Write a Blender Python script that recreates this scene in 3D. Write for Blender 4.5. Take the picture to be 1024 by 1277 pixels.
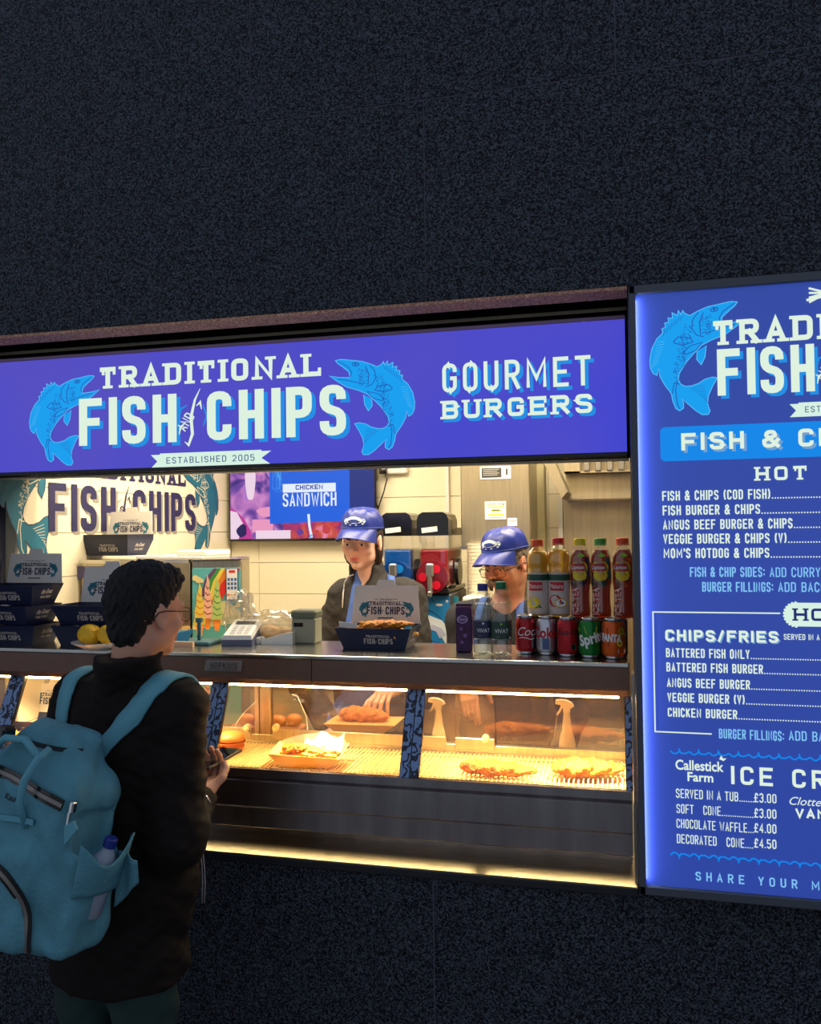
import bpy, bmesh, math, random
import numpy as np
from mathutils import Vector, Matrix, geometry
from mathutils.bvhtree import BVHTree
random.seed(7)
for o in list(bpy.data.objects): bpy.data.objects.remove(o)
scn = bpy.context.scene; COL = scn.collection
rad = math.radians

def lin(c):
    return tuple(((v/255)/12.92 if v/255 <= .04045 else ((v/255+.055)/1.055)**2.4) for v in c)

# ------------------------------------------------------------ camera
FPX = 1050.0
ax = np.array([4252, 76.5, -1050.]); ax /= np.linalg.norm(ax)
az = np.array([-.012, 1, .0243]); az -= ax*(az@ax); az /= np.linalg.norm(az)
ay = np.cross(az, ax); ay = -ay if ay[2] < 0 else ay
CAM = np.array([0, -2.28, 1.78])
cd = bpy.data.cameras.new('camera'); cam = bpy.data.objects.new('camera', cd); COL.objects.link(cam)
cd.sensor_fit = 'HORIZONTAL'; cd.sensor_width = 36; cd.lens = FPX/1024*36
cd.clip_start = .05; cd.clip_end = 200
R = Matrix(((ax[0], ax[1], -ax[2]), (ay[0], ay[1], -ay[2]), (az[0], az[1], -az[2])))
cam.matrix_world = Matrix.Translation(Vector(CAM)) @ R.to_4x4()
scn.camera = cam
def ray(px, py):
    c = np.array([(px-512)/FPX, -(py-638.5)/FPX, 1.]); return np.array([c@ax, c@ay, c@az])
def PY(px, py, y): r = ray(px, py); return Vector(CAM + r*(y-CAM[1])/r[1])     # measured point on a plane y = const
def PZ(px, py, z): r = ray(px, py); return Vector(CAM + r*(z-CAM[2])/r[2])

# ------------------------------------------------------------ world, lights, exposure
w = bpy.data.worlds.new('dusk'); scn.world = w; w.use_nodes = True
nt = w.node_tree; bg = nt.nodes['Background']
tc = nt.nodes.new('ShaderNodeTexCoord'); sx = nt.nodes.new('ShaderNodeSeparateXYZ'); cr = nt.nodes.new('ShaderNodeValToRGB')
nt.links.new(tc.outputs['Generated'], sx.inputs[0]); nt.links.new(sx.outputs['Z'], cr.inputs[0]); nt.links.new(cr.outputs[0], bg.inputs[0])
cr.color_ramp.elements[0].position = 0.0; cr.color_ramp.elements[0].color = (.34, .38, .46, 1)
cr.color_ramp.elements[1].position = 1.0; cr.color_ramp.elements[1].color = (.25, .30, .40, 1)
bg.inputs[1].default_value = 1.0
scn.view_settings.view_transform = 'Standard'; scn.view_settings.look = 'None'
scn.view_settings.exposure = 0; scn.view_settings.gamma = 1
try: scn.view_settings.use_curve_mapping = False
except Exception: pass
def area(name, loc, rot, sx_, sy_, power, color):
    l = bpy.data.lights.new(name, 'AREA'); l.shape = 'RECTANGLE'; l.size = sx_; l.size_y = sy_; l.energy = power; l.color = color
    o = bpy.data.objects.new(name, l); o.location = loc; o.rotation_euler = rot; COL.objects.link(o); return o
WARM = (1, .86, .64)
area('kitchen_ceiling_light', (-1.25, 1.05, 2.62), (0, 0, 0), .9, .7, 28, WARM)
area('kitchen_ceiling_light', (-.1, 1.15, 2.62), (0, 0, 0), .9, .7, 38, WARM)
area('counter_spot_light', (-1.0, .42, 2.5), (rad(-12), 0, 0), 2.0, .12, 26, WARM)

# ------------------------------------------------------------ materials
_M = {}
def M(name, rgb=(200, 200, 200), rough=.5, metal=0., emit=None, es=1., noise=0., nscale=20., bump=0., bscale=60., coat=0., col_attr=None, aniso=None, spec=.5, sss=0, rgb2=None):
    if name in _M: return _M[name]
    m = bpy.data.materials.new(name); m.use_nodes = True; t = m.node_tree; b = t.nodes['Principled BSDF']
    c = lin(rgb); b.inputs['Base Color'].default_value = (*c, 1); b.inputs['Roughness'].default_value = rough; b.inputs['Metallic'].default_value = metal
    b.inputs['Specular IOR Level'].default_value = spec
    if coat: b.inputs['Coat Weight'].default_value = coat
    if sss:
        b.inputs['Subsurface Weight'].default_value = sss; b.inputs['Subsurface Radius'].default_value = (.012, .005, .003); b.inputs['Subsurface Scale'].default_value = 1
    if emit is not None:
        b.inputs['Emission Color'].default_value = (*lin(emit), 1); b.inputs['Emission Strength'].default_value = es
    L = t.links.new
    if noise or bump:
        tx = t.nodes.new('ShaderNodeTexCoord'); mp = t.nodes.new('ShaderNodeMapping'); L(tx.outputs['Object'], mp.inputs[0])
        if aniso: mp.inputs['Scale'].default_value = aniso
    if noise:
        n = t.nodes.new('ShaderNodeTexNoise'); n.inputs['Scale'].default_value = nscale; n.inputs['Detail'].default_value = 4; L(mp.outputs[0], n.inputs['Vector'])
        r = t.nodes.new('ShaderNodeValToRGB'); r.color_ramp.elements[0].position = .35; r.color_ramp.elements[1].position = .65
        c2 = lin(rgb2) if rgb2 else tuple(v*(1-noise) for v in c)
        r.color_ramp.elements[0].color = (*c2, 1); r.color_ramp.elements[1].color = (*c, 1)
        L(n.outputs['Fac'], r.inputs[0]); L(r.outputs[0], b.inputs['Base Color'])
    if col_attr:
        a = t.nodes.new('ShaderNodeVertexColor'); a.layer_name = col_attr; L(a.outputs[0], b.inputs['Base Color'])
    if bump:
        n2 = t.nodes.new('ShaderNodeTexNoise'); n2.inputs['Scale'].default_value = bscale; n2.inputs['Detail'].default_value = 3; L(mp.outputs[0], n2.inputs['Vector'])
        bp = t.nodes.new('ShaderNodeBump'); bp.inputs['Strength'].default_value = bump; bp.inputs['Distance'].default_value = .01
        L(n2.outputs['Fac'], bp.inputs['Height']); L(bp.outputs[0], b.inputs['Normal'])
    _M[name] = m; return m
def glass(name, tint=(1, 1, 1), gloss=.08, dirt=0., dcol=(220, 210, 190), rough=.02, power=2.2):
    # thin pane: clear transmission plus a fresnel-weighted mirror layer and, if wanted, a greasy film
    if name in _M: return _M[name]
    m = bpy.data.materials.new(name); m.use_nodes = True; t = m.node_tree; t.nodes.clear(); L = t.links.new
    out = t.nodes.new('ShaderNodeOutputMaterial'); tr = t.nodes.new('ShaderNodeBsdfTransparent'); tr.inputs[0].default_value = (*tint, 1)
    g = t.nodes.new('ShaderNodeBsdfGlossy'); g.inputs['Roughness'].default_value = rough
    lw = t.nodes.new('ShaderNodeLayerWeight'); lw.inputs[0].default_value = .35
    pw = t.nodes.new('ShaderNodeMath'); pw.operation = 'POWER'; pw.inputs[1].default_value = power; L(lw.outputs['Facing'], pw.inputs[0])
    ma = t.nodes.new('ShaderNodeMath'); ma.operation = 'MULTIPLY_ADD'; ma.inputs[1].default_value = .7; ma.inputs[2].default_value = gloss; ma.use_clamp = True; L(pw.outputs[0], ma.inputs[0])
    mx = t.nodes.new('ShaderNodeMixShader'); L(ma.outputs[0], mx.inputs[0]); L(tr.outputs[0], mx.inputs[1]); L(g.outputs[0], mx.inputs[2])
    last = mx
    if dirt:
        d = t.nodes.new('ShaderNodeBsdfDiffuse'); d.inputs[0].default_value = (*lin(dcol), 1)
        tx = t.nodes.new('ShaderNodeTexCoord'); n = t.nodes.new('ShaderNodeTexNoise'); n.inputs['Scale'].default_value = 35; n.inputs['Detail'].default_value = 6
        mp = t.nodes.new('ShaderNodeMapping'); mp.inputs['Scale'].default_value = (1, 1, .35); L(tx.outputs['Object'], mp.inputs[0]); L(mp.outputs[0], n.inputs['Vector'])
        m2 = t.nodes.new('ShaderNodeMath'); m2.operation = 'MULTIPLY'; m2.inputs[1].default_value = dirt*2; L(n.outputs['Fac'], m2.inputs[0])
        mx2 = t.nodes.new('ShaderNodeMixShader'); L(m2.outputs[0], mx2.inputs[0]); L(mx.outputs[0], mx2.inputs[1]); L(d.outputs[0], mx2.inputs[2]); last = mx2
    L(last.outputs[0], out.inputs[0]); _M[name] = m; return m
def granite(name, base, speck, light=.10, scale=260., rough=.45, bump=.35):
    if name in _M: return _M[name]
    m = bpy.data.materials.new(name); m.use_nodes = True; t = m.node_tree; b = t.nodes['Principled BSDF']; L = t.links.new
    tx = t.nodes.new('ShaderNodeTexCoord'); v = t.nodes.new('ShaderNodeTexVoronoi'); v.inputs['Scale'].default_value = scale; L(tx.outputs['Object'], v.inputs['Vector'])
    n = t.nodes.new('ShaderNodeTexNoise'); n.inputs['Scale'].default_value = scale*.55; n.inputs['Detail'].default_value = 4; n.inputs['Roughness'].default_value = .7; L(tx.outputs['Object'], n.inputs['Vector'])
    sp = t.nodes.new('ShaderNodeSeparateColor'); L(v.outputs['Color'], sp.inputs[0])
    ad = t.nodes.new('ShaderNodeMath'); ad.operation = 'MULTIPLY'; L(sp.outputs[0], ad.inputs[0]); L(n.outputs['Fac'], ad.inputs[1])
    r = t.nodes.new('ShaderNodeValToRGB'); e = r.color_ramp.elements; e[0].position = .12; e[0].color = (*lin(base), 1); e[1].position = .62; e[1].color = (*lin(speck), 1)
    L(ad.outputs[0], r.inputs[0]); L(r.outputs[0], b.inputs['Base Color']); b.inputs['Roughness'].default_value = rough; b.inputs['Specular IOR Level'].default_value = light
    bp = t.nodes.new('ShaderNodeBump'); bp.inputs['Strength'].default_value = bump; bp.inputs['Distance'].default_value = .002; L(ad.outputs[0], bp.inputs['Height']); L(bp.outputs[0], b.inputs['Normal'])
    _M[name] = m; return m

# ------------------------------------------------------------ objects
def tag(o, label=None, cat=None, group=None, kind=None):
    if label: o['label'] = label
    if cat: o['category'] = cat
    if group: o['group'] = group
    if kind: o['kind'] = kind
    return o
def thing(name, label, cat, loc=(0, 0, 0), rz=0., group=None, rot=None):
    o = bpy.data.objects.new(name, None); COL.objects.link(o); o.empty_display_size = .05
    o.location = loc; o.rotation_euler = rot if rot else (0, 0, rz); return tag(o, label, cat, group)
def copytree(o, parent=None, **kw):
    c = o.copy(); COL.objects.link(c); c.parent = parent
    for ch in o.children: copytree(ch, c)
    for k, v in kw.items(): c[k] = v
    return c
def link(name, me, mats, parent=None, kind=None, smooth=False):
    for m in (mats if isinstance(mats, (list, tuple)) else [mats]): me.materials.append(m)
    if smooth:
        me.polygons.foreach_set('use_smooth', [True]*len(me.polygons))
    o = bpy.data.objects.new(name, me); COL.objects.link(o)
    if parent: o.parent = parent
    if kind: o['kind'] = kind
    return o
class B:
    """collects shapes into one mesh"""
    def __init__(s): s.bm = bmesh.new(); s.mi = 0
    def _mark(s, n0):
        s.bm.faces.ensure_lookup_table()
        for f in s.bm.faces[n0:]: f.material_index = s.mi
    def box(s, x0, x1, y0, y1, z0, z1, bev=0., rot=None, seg=1):
        n0 = len(s.bm.faces)
        g = bmesh.ops.create_cube(s.bm, size=1.)['verts']
        c = Vector(((x0+x1)/2, (y0+y1)/2, (z0+z1)/2)); d = Vector((abs(x1-x0), abs(y1-y0), abs(z1-z0)))
        for v in g: v.co = Vector((v.co.x*d.x, v.co.y*d.y, v.co.z*d.z))
        if bev:
            ed = list({e for v in g for e in v.link_edges})
            g = bmesh.ops.bevel(s.bm, geom=ed, offset=bev, segments=seg, affect='EDGES', profile=.5)['verts']
            g = list({v for f in s.bm.faces[n0:] for v in f.verts}) if True else g
        for v in g: v.co = (rot @ v.co if rot else v.co) + c
        s._mark(n0); return s
    def hull8(s, p):     # 8 points: bottom 4 (ccw), top 4
        n0 = len(s.bm.faces); v = [s.bm.verts.new(q) for q in p]
        for f in ((3, 2, 1, 0), (4, 5, 6, 7), (0, 1, 5, 4), (1, 2, 6, 5), (2, 3, 7, 6), (3, 0, 4, 7)): s.bm.faces.new([v[i] for i in f])
        s._mark(n0); return s
    def quad(s, *p):
        n0 = len(s.bm.faces); s.bm.faces.new([s.bm.verts.new(q) for q in p]); s._mark(n0); return s
    def lathe(s, prof, n=24, c=(0, 0, 0), cap=True, sy=1.):
        n0 = len(s.bm.faces); c = Vector(c); rings = []
        for r, z in prof: rings.append([s.bm.verts.new(c+Vector((r*math.cos(2*math.pi*i/n), sy*r*math.sin(2*math.pi*i/n), z))) for i in range(n)])
        for a, b in zip(rings, rings[1:]):
            for i in range(n): s.bm.faces.new((a[i], a[(i+1) % n], b[(i+1) % n], b[i]))
        if cap: s.bm.faces.new(rings[0][::-1]); s.bm.faces.new(rings[-1])
        s._mark(n0); return s
    def cyl(s, p0, p1, r0, r1=None, n=12):
        return s.tube([p0, p1], [r0, r0 if r1 is None else r1], n)
    def tube(s, pts, r, n=8, flat=1.):
        n0 = len(s.bm.faces); pts = [Vector(p) for p in pts]; rs = r if isinstance(r, (list, tuple)) else [r]*len(pts); rings = []
        t0 = (pts[1]-pts[0]).normalized(); u = t0.orthogonal().normalized()
        for i, p in enumerate(pts):
            t = (pts[min(i+1, len(pts)-1)]-pts[max(i-1, 0)]).normalized(); u = (u-t*u.dot(t)).normalized(); v = t.cross(u)
            rings.append([s.bm.verts.new(p+(u*math.cos(2*math.pi*k/n)+v*flat*math.sin(2*math.pi*k/n))*rs[i]) for k in range(n)])
        for a, b in zip(rings, rings[1:]):
            for k in range(n): s.bm.faces.new((a[k], a[(k+1) % n], b[(k+1) % n], b[k]))
        s.bm.faces.new(rings[0][::-1]); s.bm.faces.new(rings[-1]); s._mark(n0); return s
    def ball(s, c, r, sub=2, sc=(1, 1, 1)):
        n0 = len(s.bm.faces); g = bmesh.ops.create_icosphere(s.bm, subdivisions=sub, radius=r)['verts']
        for v in g: v.co = Vector((v.co.x*sc[0], v.co.y*sc[1], v.co.z*sc[2]))+Vector(c)
        s._mark(n0); return s
    def prism(s, poly, y0, y1, axis='y'):
        n0 = len(s.bm.faces); f = {'y': lambda a, b, d: (a, d, b), 'x': lambda a, b, d: (d, a, b), 'z': lambda a, b, d: (a, b, d)}[axis]
        A = [s.bm.verts.new(f(a, b, y0)) for a, b in poly]; Bq = [s.bm.verts.new(f(a, b, y1)) for a, b in poly]; n = len(poly)
        for i in range(n): s.bm.faces.new((A[i], A[(i+1) % n], Bq[(i+1) % n], Bq[i]))
        tri = geometry.tessellate_polygon([[Vector((a, b, 0)) for a, b in poly]])
        for t in tri:
            s.bm.faces.new([A[i] for i in t]); s.bm.faces.new([Bq[i] for i in t])
        s._mark(n0); return s
    def grid(s, fn, nu, nv, thick=0.):
        n0 = len(s.bm.faces); V = [[s.bm.verts.new(fn(i/nu, j/nv)) for j in range(nv+1)] for i in range(nu+1)]
        for i in range(nu):
            for j in range(nv): s.bm.faces.new((V[i][j], V[i+1][j], V[i+1][j+1], V[i][j+1]))
        s._mark(n0); return s
    def done(s, name, mats, parent=None, kind=None, smooth=False, world=False, ang=None, nocalc=False):
        if not nocalc: bmesh.ops.recalc_face_normals(s.bm, faces=s.bm.faces[:])
        me = bpy.data.meshes.new(name); s.bm.to_mesh(me); s.bm.free()
        if world and parent: me.transform(parent.matrix_basis.inverted() if not parent.parent else Matrix())
        o = link(name, me, mats, parent, kind, smooth or bool(ang))
        if ang:
            try: me.set_sharp_from_angle(angle=rad(ang))
            except Exception: pass
        return o

# ------------------------------------------------------------ flat print: own stroke lettering, fish emblem
G = {'A': '0,0 .5,1 1,0|.2,.3 .8,.3', 'B': '0,0 0,1|0,1 1,1r 1,.52r 0,.52|0,.52 1,.52r 1,0r 0,0', 'C': '1,.72 1,1r 0,1r 0,0r 1,0r 1,.28', 'D': '0,0 0,1|0,1 1,1r 1,0r 0,0',
 'E': '0,0 0,1|0,1 1,1|0,.5 .85,.5|0,0 1,0', 'F': '0,0 0,1|0,1 1,1|0,.5 .85,.5', 'G': '1,.72 1,1r 0,1r 0,0r 1,0r 1,.48 .55,.48', 'H': '0,0 0,1|1,0 1,1|0,.5 1,.5', 'I': '.5,0 .5,1',
 'J': '1,1 1,0r 0,0r 0,.3', 'K': '0,0 0,1|1,1 .1,.45|.35,.6 1,0', 'L': '0,1 0,0|0,0 1,0', 'M': '0,0 0,1 .5,.3 1,1 1,0', 'N': '0,0 0,1 1,0 1,1', 'O': '0,.5 0,1r 1,1r 1,0r 0,0r 0,.5',
 'P': '0,0 0,1|0,1 1,1r 1,.45r 0,.45', 'Q': '0,.5 0,1r 1,1r 1,0r 0,0r 0,.5|.6,.3 1,-.05', 'R': '0,0 0,1|0,1 1,1r 1,.48r 0,.48|.5,.48 1,0', 'S': '1,.75 1,1r 0,1r 0,.55r 1,.45r 1,0r 0,0r 0,.25',
 'T': '.5,0 .5,1|0,1 1,1', 'U': '0,1 0,0r 1,0r 1,1', 'V': '0,1 .5,0 1,1', 'W': '0,1 .25,0 .5,.8 .75,0 1,1', 'X': '0,0 1,1|0,1 1,0', 'Y': '0,1 .5,.45 1,1|.5,.45 .5,0', 'Z': '0,1 1,1 0,0 1,0',
 '0': '0,.5 0,1r 1,1r 1,0r 0,0r 0,.5', '1': '.2,.8 .6,1 .6,0', '2': '0,.75 0,1r 1,1r 1,.55 0,0 1,0', '3': '0,.8 0,1r 1,1r 1,.52r .4,.52|.4,.52 1,.52r 1,0r 0,0r 0,.2', '4': '.8,0 .8,1 0,.25 1,.25',
 '5': '1,1 0,1 0,.55 1,.6r 1,0r 0,0r 0,.2', '6': '1,.8 1,1r 0,1r 0,0r 1,0r 1,.55r 0,.55', '7': '0,1 1,1 .3,0', '8': '0,.75 0,1r 1,1r 1,.52r 0,.52r 0,.75|0,.25 0,.52r 1,.52r 1,0r 0,0r 0,.25', '9': '0,.2 0,0r 1,0r 1,1r 0,1r 0,.45r 1,.45',
 '&': '1,0 .15,.75 .15,1r .8,1r .8,.72 0,.38 0,0r .65,0r 1,.42', '£': '1,.8 1,1r .3,1r .3,0|0,0 1,0|0,.48 .75,.48', '(': '1,1 .3,.75 .3,.25 1,0', ')': '0,1 .7,.75 .7,.25 0,0', '+': '0,.5 1,.5|.5,.2 .5,.8', '/': '0,-.05 1,1.05', '-': '.1,.5 .9,.5', "'": '.5,1 .5,.8', ':': '.5,.2 .5,.24|.5,.7 .5,.74', '.': '.5,0 .5,.02'}
WID = {'I': .28, '.': .3, "'": .25, ':': .3, '(': .55, ')': .55, 'M': 1.35, 'W': 1.4, ' ': .55, '1': .6, '/': .7, 'N': 1.08, '&': 1.15}
def strokes(path, w, h, t, ox):
    cw, ch = w-t, h-t; pts = []; P = []
    for q in path.split():
        r = q.endswith('r'); a, b = q.rstrip('r').split(','); P.append((ox+t/2+float(a)*cw, t/2+float(b)*ch, r))
    rr = min(cw*.5, ch*.24)
    for i, (x, y, r) in enumerate(P):
        if not r or i == 0 or i == len(P)-1: pts.append(Vector((x, y))); continue
        p = Vector((x, y)); a = Vector(P[i-1][:2])-p; b = Vector(P[i+1][:2])-p
        d = min(rr, a.length*(.5 if P[i-1][2] else 1), b.length*(.5 if P[i+1][2] else 1)); a = p+a.normalized()*d; b = p+b.normalized()*d
        for k in range(5): s = k/4; pts.append(a*(1-s)**2+p*2*s*(1-s)+b*s*s)
    return pts
class Print:
    """flat artwork in (u,v); built as thin inked shapes on a real surface"""
    def __init__(s): s.it = []
    def poly(s, pts, col, lay=0):
        pts = [Vector((p[0], p[1], 0)) for p in pts]; s.it.append(([(p.x, p.y) for p in pts], [tuple(t) for t in geometry.tessellate_polygon([pts])], col, lay)); return s
    def rect(s, x0, y0, x1, y1, col, lay=0): s.it.append(([(x0, y0), (x1, y0), (x1, y1), (x0, y1)], [(0, 1, 2, 3)], col, lay)); return s
    def rrect(s, x0, y0, x1, y1, r, col, lay=0, n=5):
        p = []
        for cx, cy, a in ((x1-r, y1-r, 0), (x0+r, y1-r, 90), (x0+r, y0+r, 180), (x1-r, y0+r, 270)):
            for k in range(n+1): t = rad(a+90*k/n); p.append((cx+r*math.cos(t), cy+r*math.sin(t)))
        s.it.append((p, [tuple(range(len(p)))], col, lay)); return s
    def disc(s, x, y, r, col, lay=0, n=16, sy=1.): s.it.append(([(x+r*math.cos(2*math.pi*k/n), y+sy*r*math.sin(2*math.pi*k/n)) for k in range(n)], [tuple(range(n))], col, lay)); return s
    def line(s, pts, w, col, lay=0, ext=0., taper=False):
        pts = [Vector((p[0], p[1])) for p in pts]
        if ext:
            pts[0] = pts[0]+(pts[0]-pts[1]).normalized()*ext; pts[-1] = pts[-1]+(pts[-1]-pts[-2]).normalized()*ext
        V = []; n = len(pts)
        for i, p in enumerate(pts):
            a = (p-pts[i-1]).normalized() if i else None; b = (pts[i+1]-p).normalized() if i < n-1 else None
            if a is None: a = b
            if b is None: b = a
            t = a+b; t = t.normalized() if t.length > .2 else a; nn = Vector((-t.y, t.x)); m = min(1/max(abs(nn.dot(Vector((-a.y, a.x)))), .45), 2.2)
            ww = w*(math.sin(math.pi*(i+.3)/(n-.4)) if taper else 1)
            V += [tuple(p+nn*m*ww/2), tuple(p-nn*m*ww/2)]
        s.it.append((V, [(2*i, 2*i+1, 2*i+3, 2*i+2) for i in range(n-1)], col, lay)); return s
    def text(s, tx, x0, y0, h, col, lay=0, x1=None, w=None, t=None, gap=None, serif=False, sh=None, dots=None, rot=0.):
        """x1: fit between x0 and x1"""
        gap_ = .28 if gap is None else gap
        tot = sum(WID.get(c, 1.) for c in tx)+gap_*(len(tx)-1)
        if w is None: w = (x1-x0)/tot if x1 is not None else h*.42
        t = (w*.3 if t is None else t*w); t = min(t, h*.21)
        cs, sn = math.cos(rot), math.sin(rot); first = len(s.it); x = 0.
        for c in tx:
            cw = WID.get(c, 1.)*w
            for path in G.get(c, '').split('|') if c in G else []:
                pts = strokes(path, max(cw, t*1.02), h, t, x)
                rnd_ = 'r' in path and c in 'SCG235690'
                s.line([p for p in pts], t*(.84 if c in 'NMW' else 1), col, lay, ext=(0 if rnd_ else t*.5 if c not in 'AVWMNXKYZ7/' else t*.32))
                if serif:
                    for p, q in ((pts[0], pts[1]), (pts[-1], pts[-2])):
                        if abs(p.y-t/2) < 1e-4 or abs(p.y-(h-t/2)) < 1e-4:
                            if abs(p.x-q.x) < abs(p.y-q.y)*.8:
                                yy = 0 if p.y < h/2 else h-t*.62; s.rect(p.x-t*1.05, yy, p.x+t*1.05, yy+t*.62, col, lay)
                            elif abs(p.y-q.y) < 1e-4 and c in 'ETLFZ' and path.count(' ') == 1 and abs(p.x-q.x) > cw*.3 and (p is not pts[0] or c in 'TZ'):
                                if p.y > h/2: s.rect(p.x-t*.1, h-t*1.75, p.x+t*.5, h, col, lay)
                                else: s.rect(p.x-t*.1, 0, p.x+t*.5, t*1.75, col, lay)
            x += cw+gap_*w
        if dots: s.it += [([(q, 0), (q+w*.30, 0), (q+w*.30, w*.30), (q, w*.30)], [(0, 1, 2, 3)], col, lay) for q in np.arange(x, dots-x0, w*.60)]
        new = []
        for V, Fc, c, l in s.it[first:]: new.append(([(x0+a*cs-b*sn, y0+a*sn+b*cs) for a, b in V], Fc, c, l))
        s.it[first:] = new
        if sh:
            dx, dy, sc = sh; s.it += [([(a+dx, b+dy) for a, b in V], Fc, sc, l-1) for V, Fc, c, l in new]
        return s
    def bfont(s, tx, x0, y0, h, col, lay=0, x1=None, shear=0., rot=0., sy=1., bold=0.):
        cu = bpy.data.curves.new('t', 'FONT'); cu.body = tx; cu.size = 1; cu.resolution_u = 3; cu.offset = bold
        ob = bpy.data.objects.new('t', cu); me = ob.to_mesh(); V = [(v.co.x, v.co.y) for v in me.vertices]; Fc = [tuple(p.vertices) for p in me.polygons]
        if V:
            mx = max(v[0] for v in V); mn = min(v[0] for v in V); k = h/.72; kx = (x1-x0)/(mx-mn) if x1 is not None else k
            cs, sn = math.cos(rot), math.sin(rot); V = [((a-mn)*kx+b*k*shear, b*k*sy) for a, b in V]; s.it.append(([(x0+a*cs-b*sn, y0+a*sn+b*cs) for a, b in V], Fc, col, lay))
        ob.to_mesh_clear(); bpy.data.objects.remove(ob); bpy.data.curves.remove(cu); return s
    def add(s, other, x, y, k, flip=False, rot=0., lay=0, recol=None):
        cs, sn = math.cos(rot), math.sin(rot); f = -1 if flip else 1
        for V, Fc, c, l in other.it: s.it.append(([(x+k*(f*a*cs-b*sn), y+k*(f*a*sn+b*cs)) for a, b in V], Fc, recol.get(c, c) if recol else c, l+lay))
        return s
    def build(s, name, fn, cols, parent=None, eps=.0004, base=1):
        """fn(u,v,depth)->xyz; cols: name->material"""
        V = []; Fc = []; MI = []; names = []
        for ii, (vs, fs, c, l) in enumerate(s.it):
            if c not in names: names.append(c)
            o = len(V); V += [fn(a, b, (l+base)*eps+(ii % 14)*1.2e-5) for a, b in vs]; Fc += [tuple(o+i for i in f) for f in fs]; MI += [names.index(c)]*len(fs)
        me = bpy.data.meshes.new(name); me.from_pydata([tuple(v) for v in V], [], Fc); me.polygons.foreach_set('material_index', MI)
        return link(name, me, [cols[n] for n in names], parent)
def plane(o, u, v):
    o, u, v = Vector(o), Vector(u), Vector(v); n = u.cross(v).normalized(); return lambda a, b, d: o+u*a+v*b+n*d
FR = lambda y: plane((0, y, 0), (1, 0, 0), (0, 0, 1))          # artwork on a plane facing the street, u = x, v = z
def roundm(r, a0=0., cx=0, cy=0, zoff=0): return lambda u, v, d: (cx+(r+d)*math.sin(a0+u/r), cy-(r+d)*math.cos(a0+u/r), v+zoff)

FB = [(575,145),(540,140),(480,150),(420,160),(370,180),(330,200),(305,185),(295,170),(288,192),(272,168),(268,195),(240,178),(242,208),(218,205),(222,228),(200,232),(205,255),(185,262),(190,285),(158,315),(130,370),(119,430),(122,475),(135,503),(155,515),(166,480),(170,520),(195,570),(228,618),(235,660),(250,700),(270,714),(290,700),(290,672),(282,650),(320,685),(350,715),(385,740),(415,740),(425,722),(413,680),(418,640),(440,590),(465,545),(440,540),(400,550),(370,570),(330,582),(300,582),(278,570),(265,545),(272,510),(310,450),(345,410),(390,365),(440,340),(510,315),(560,280),(610,240),(555,252),(515,256),(488,256),(497,220),(530,190),(560,165)]
def fc(x, y): return ((x-120)/604, (742-y)/604)
def fish(detail=2, outline=True):
    p = Print(); pts = [fc(*q) for q in FB]; p.poly(pts, 'fish', 0)
    p.poly([fc(*q) for q in ((365,395),(362,440),(385,470),(405,430),(412,368))], 'fish', 0)
    if outline:
        p.line(pts+[pts[0]], .007, 'fline', 1); p.line([fc(*q) for q in ((365,395),(362,440),(385,470),(405,430),(412,368))], .007, 'fline', 1)
    if detail:
        W = .008 if detail > 1 else .016
        for q in ([(245,335),(270,312),(330,322),(345,345),(290,358),(250,345),(245,335)], [(375,185),(345,225),(340,270),(365,310),(400,320)], [(290,400),(330,365),(390,350),(360,390),(310,410),(290,400)],
                  [(435,178),(450,165),(475,170),(470,185),(445,188),(435,178)], [(275,570),(245,560),(232,620)], [(262,545),(250,600),(258,680),(272,705)], [(488,256),(480,225),(500,190),(560,150)], [(410,300),(450,290),(500,275),(560,262)], [(400,190),(380,240),(385,310)]):
            p.line([fc(*a) for a in q], W, 'fdark', 1)
        p.disc(*fc(456, 176), .012, 'fdark', 1, 8)
    if detail > 1:
        rnd = random.Random(3)
        for k in range(150):      # scales down the belly side
            t = rnd.random(); cx = 330+(255-330)*t**.7+rnd.uniform(-28, 28); cy = 250+(540-250)*t+rnd.uniform(-6, 6); a = fc(cx, cy); p.line([a, (a[0]+.012, a[1]-.010)], .0045, 'fdark', 1)
        for k in range(60):
            a = fc(rnd.uniform(380, 440), rnd.uniform(200, 310)); p.line([a, (a[0]+.012, a[1]-.006)], .005, 'fdark', 1)
        for k in range(9): p.line([fc(128+k*4, 470-k*17), fc(160+k*5, 445-k*14)], .0035, 'fline', 1)
        for k in range(9): p.line([fc(330+k*11, 600+k*9), fc(400+k*2.5, 580+k*15)], .0035, 'fdark', 1)
        for k in range(6): p.line([fc(295-k*18, 190+k*14), fc(280-k*18, 225+k*16)], .004, 'fdark', 1)
    return p
FISH2 = fish(2); FISH1 = fish(1, False)
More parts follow.
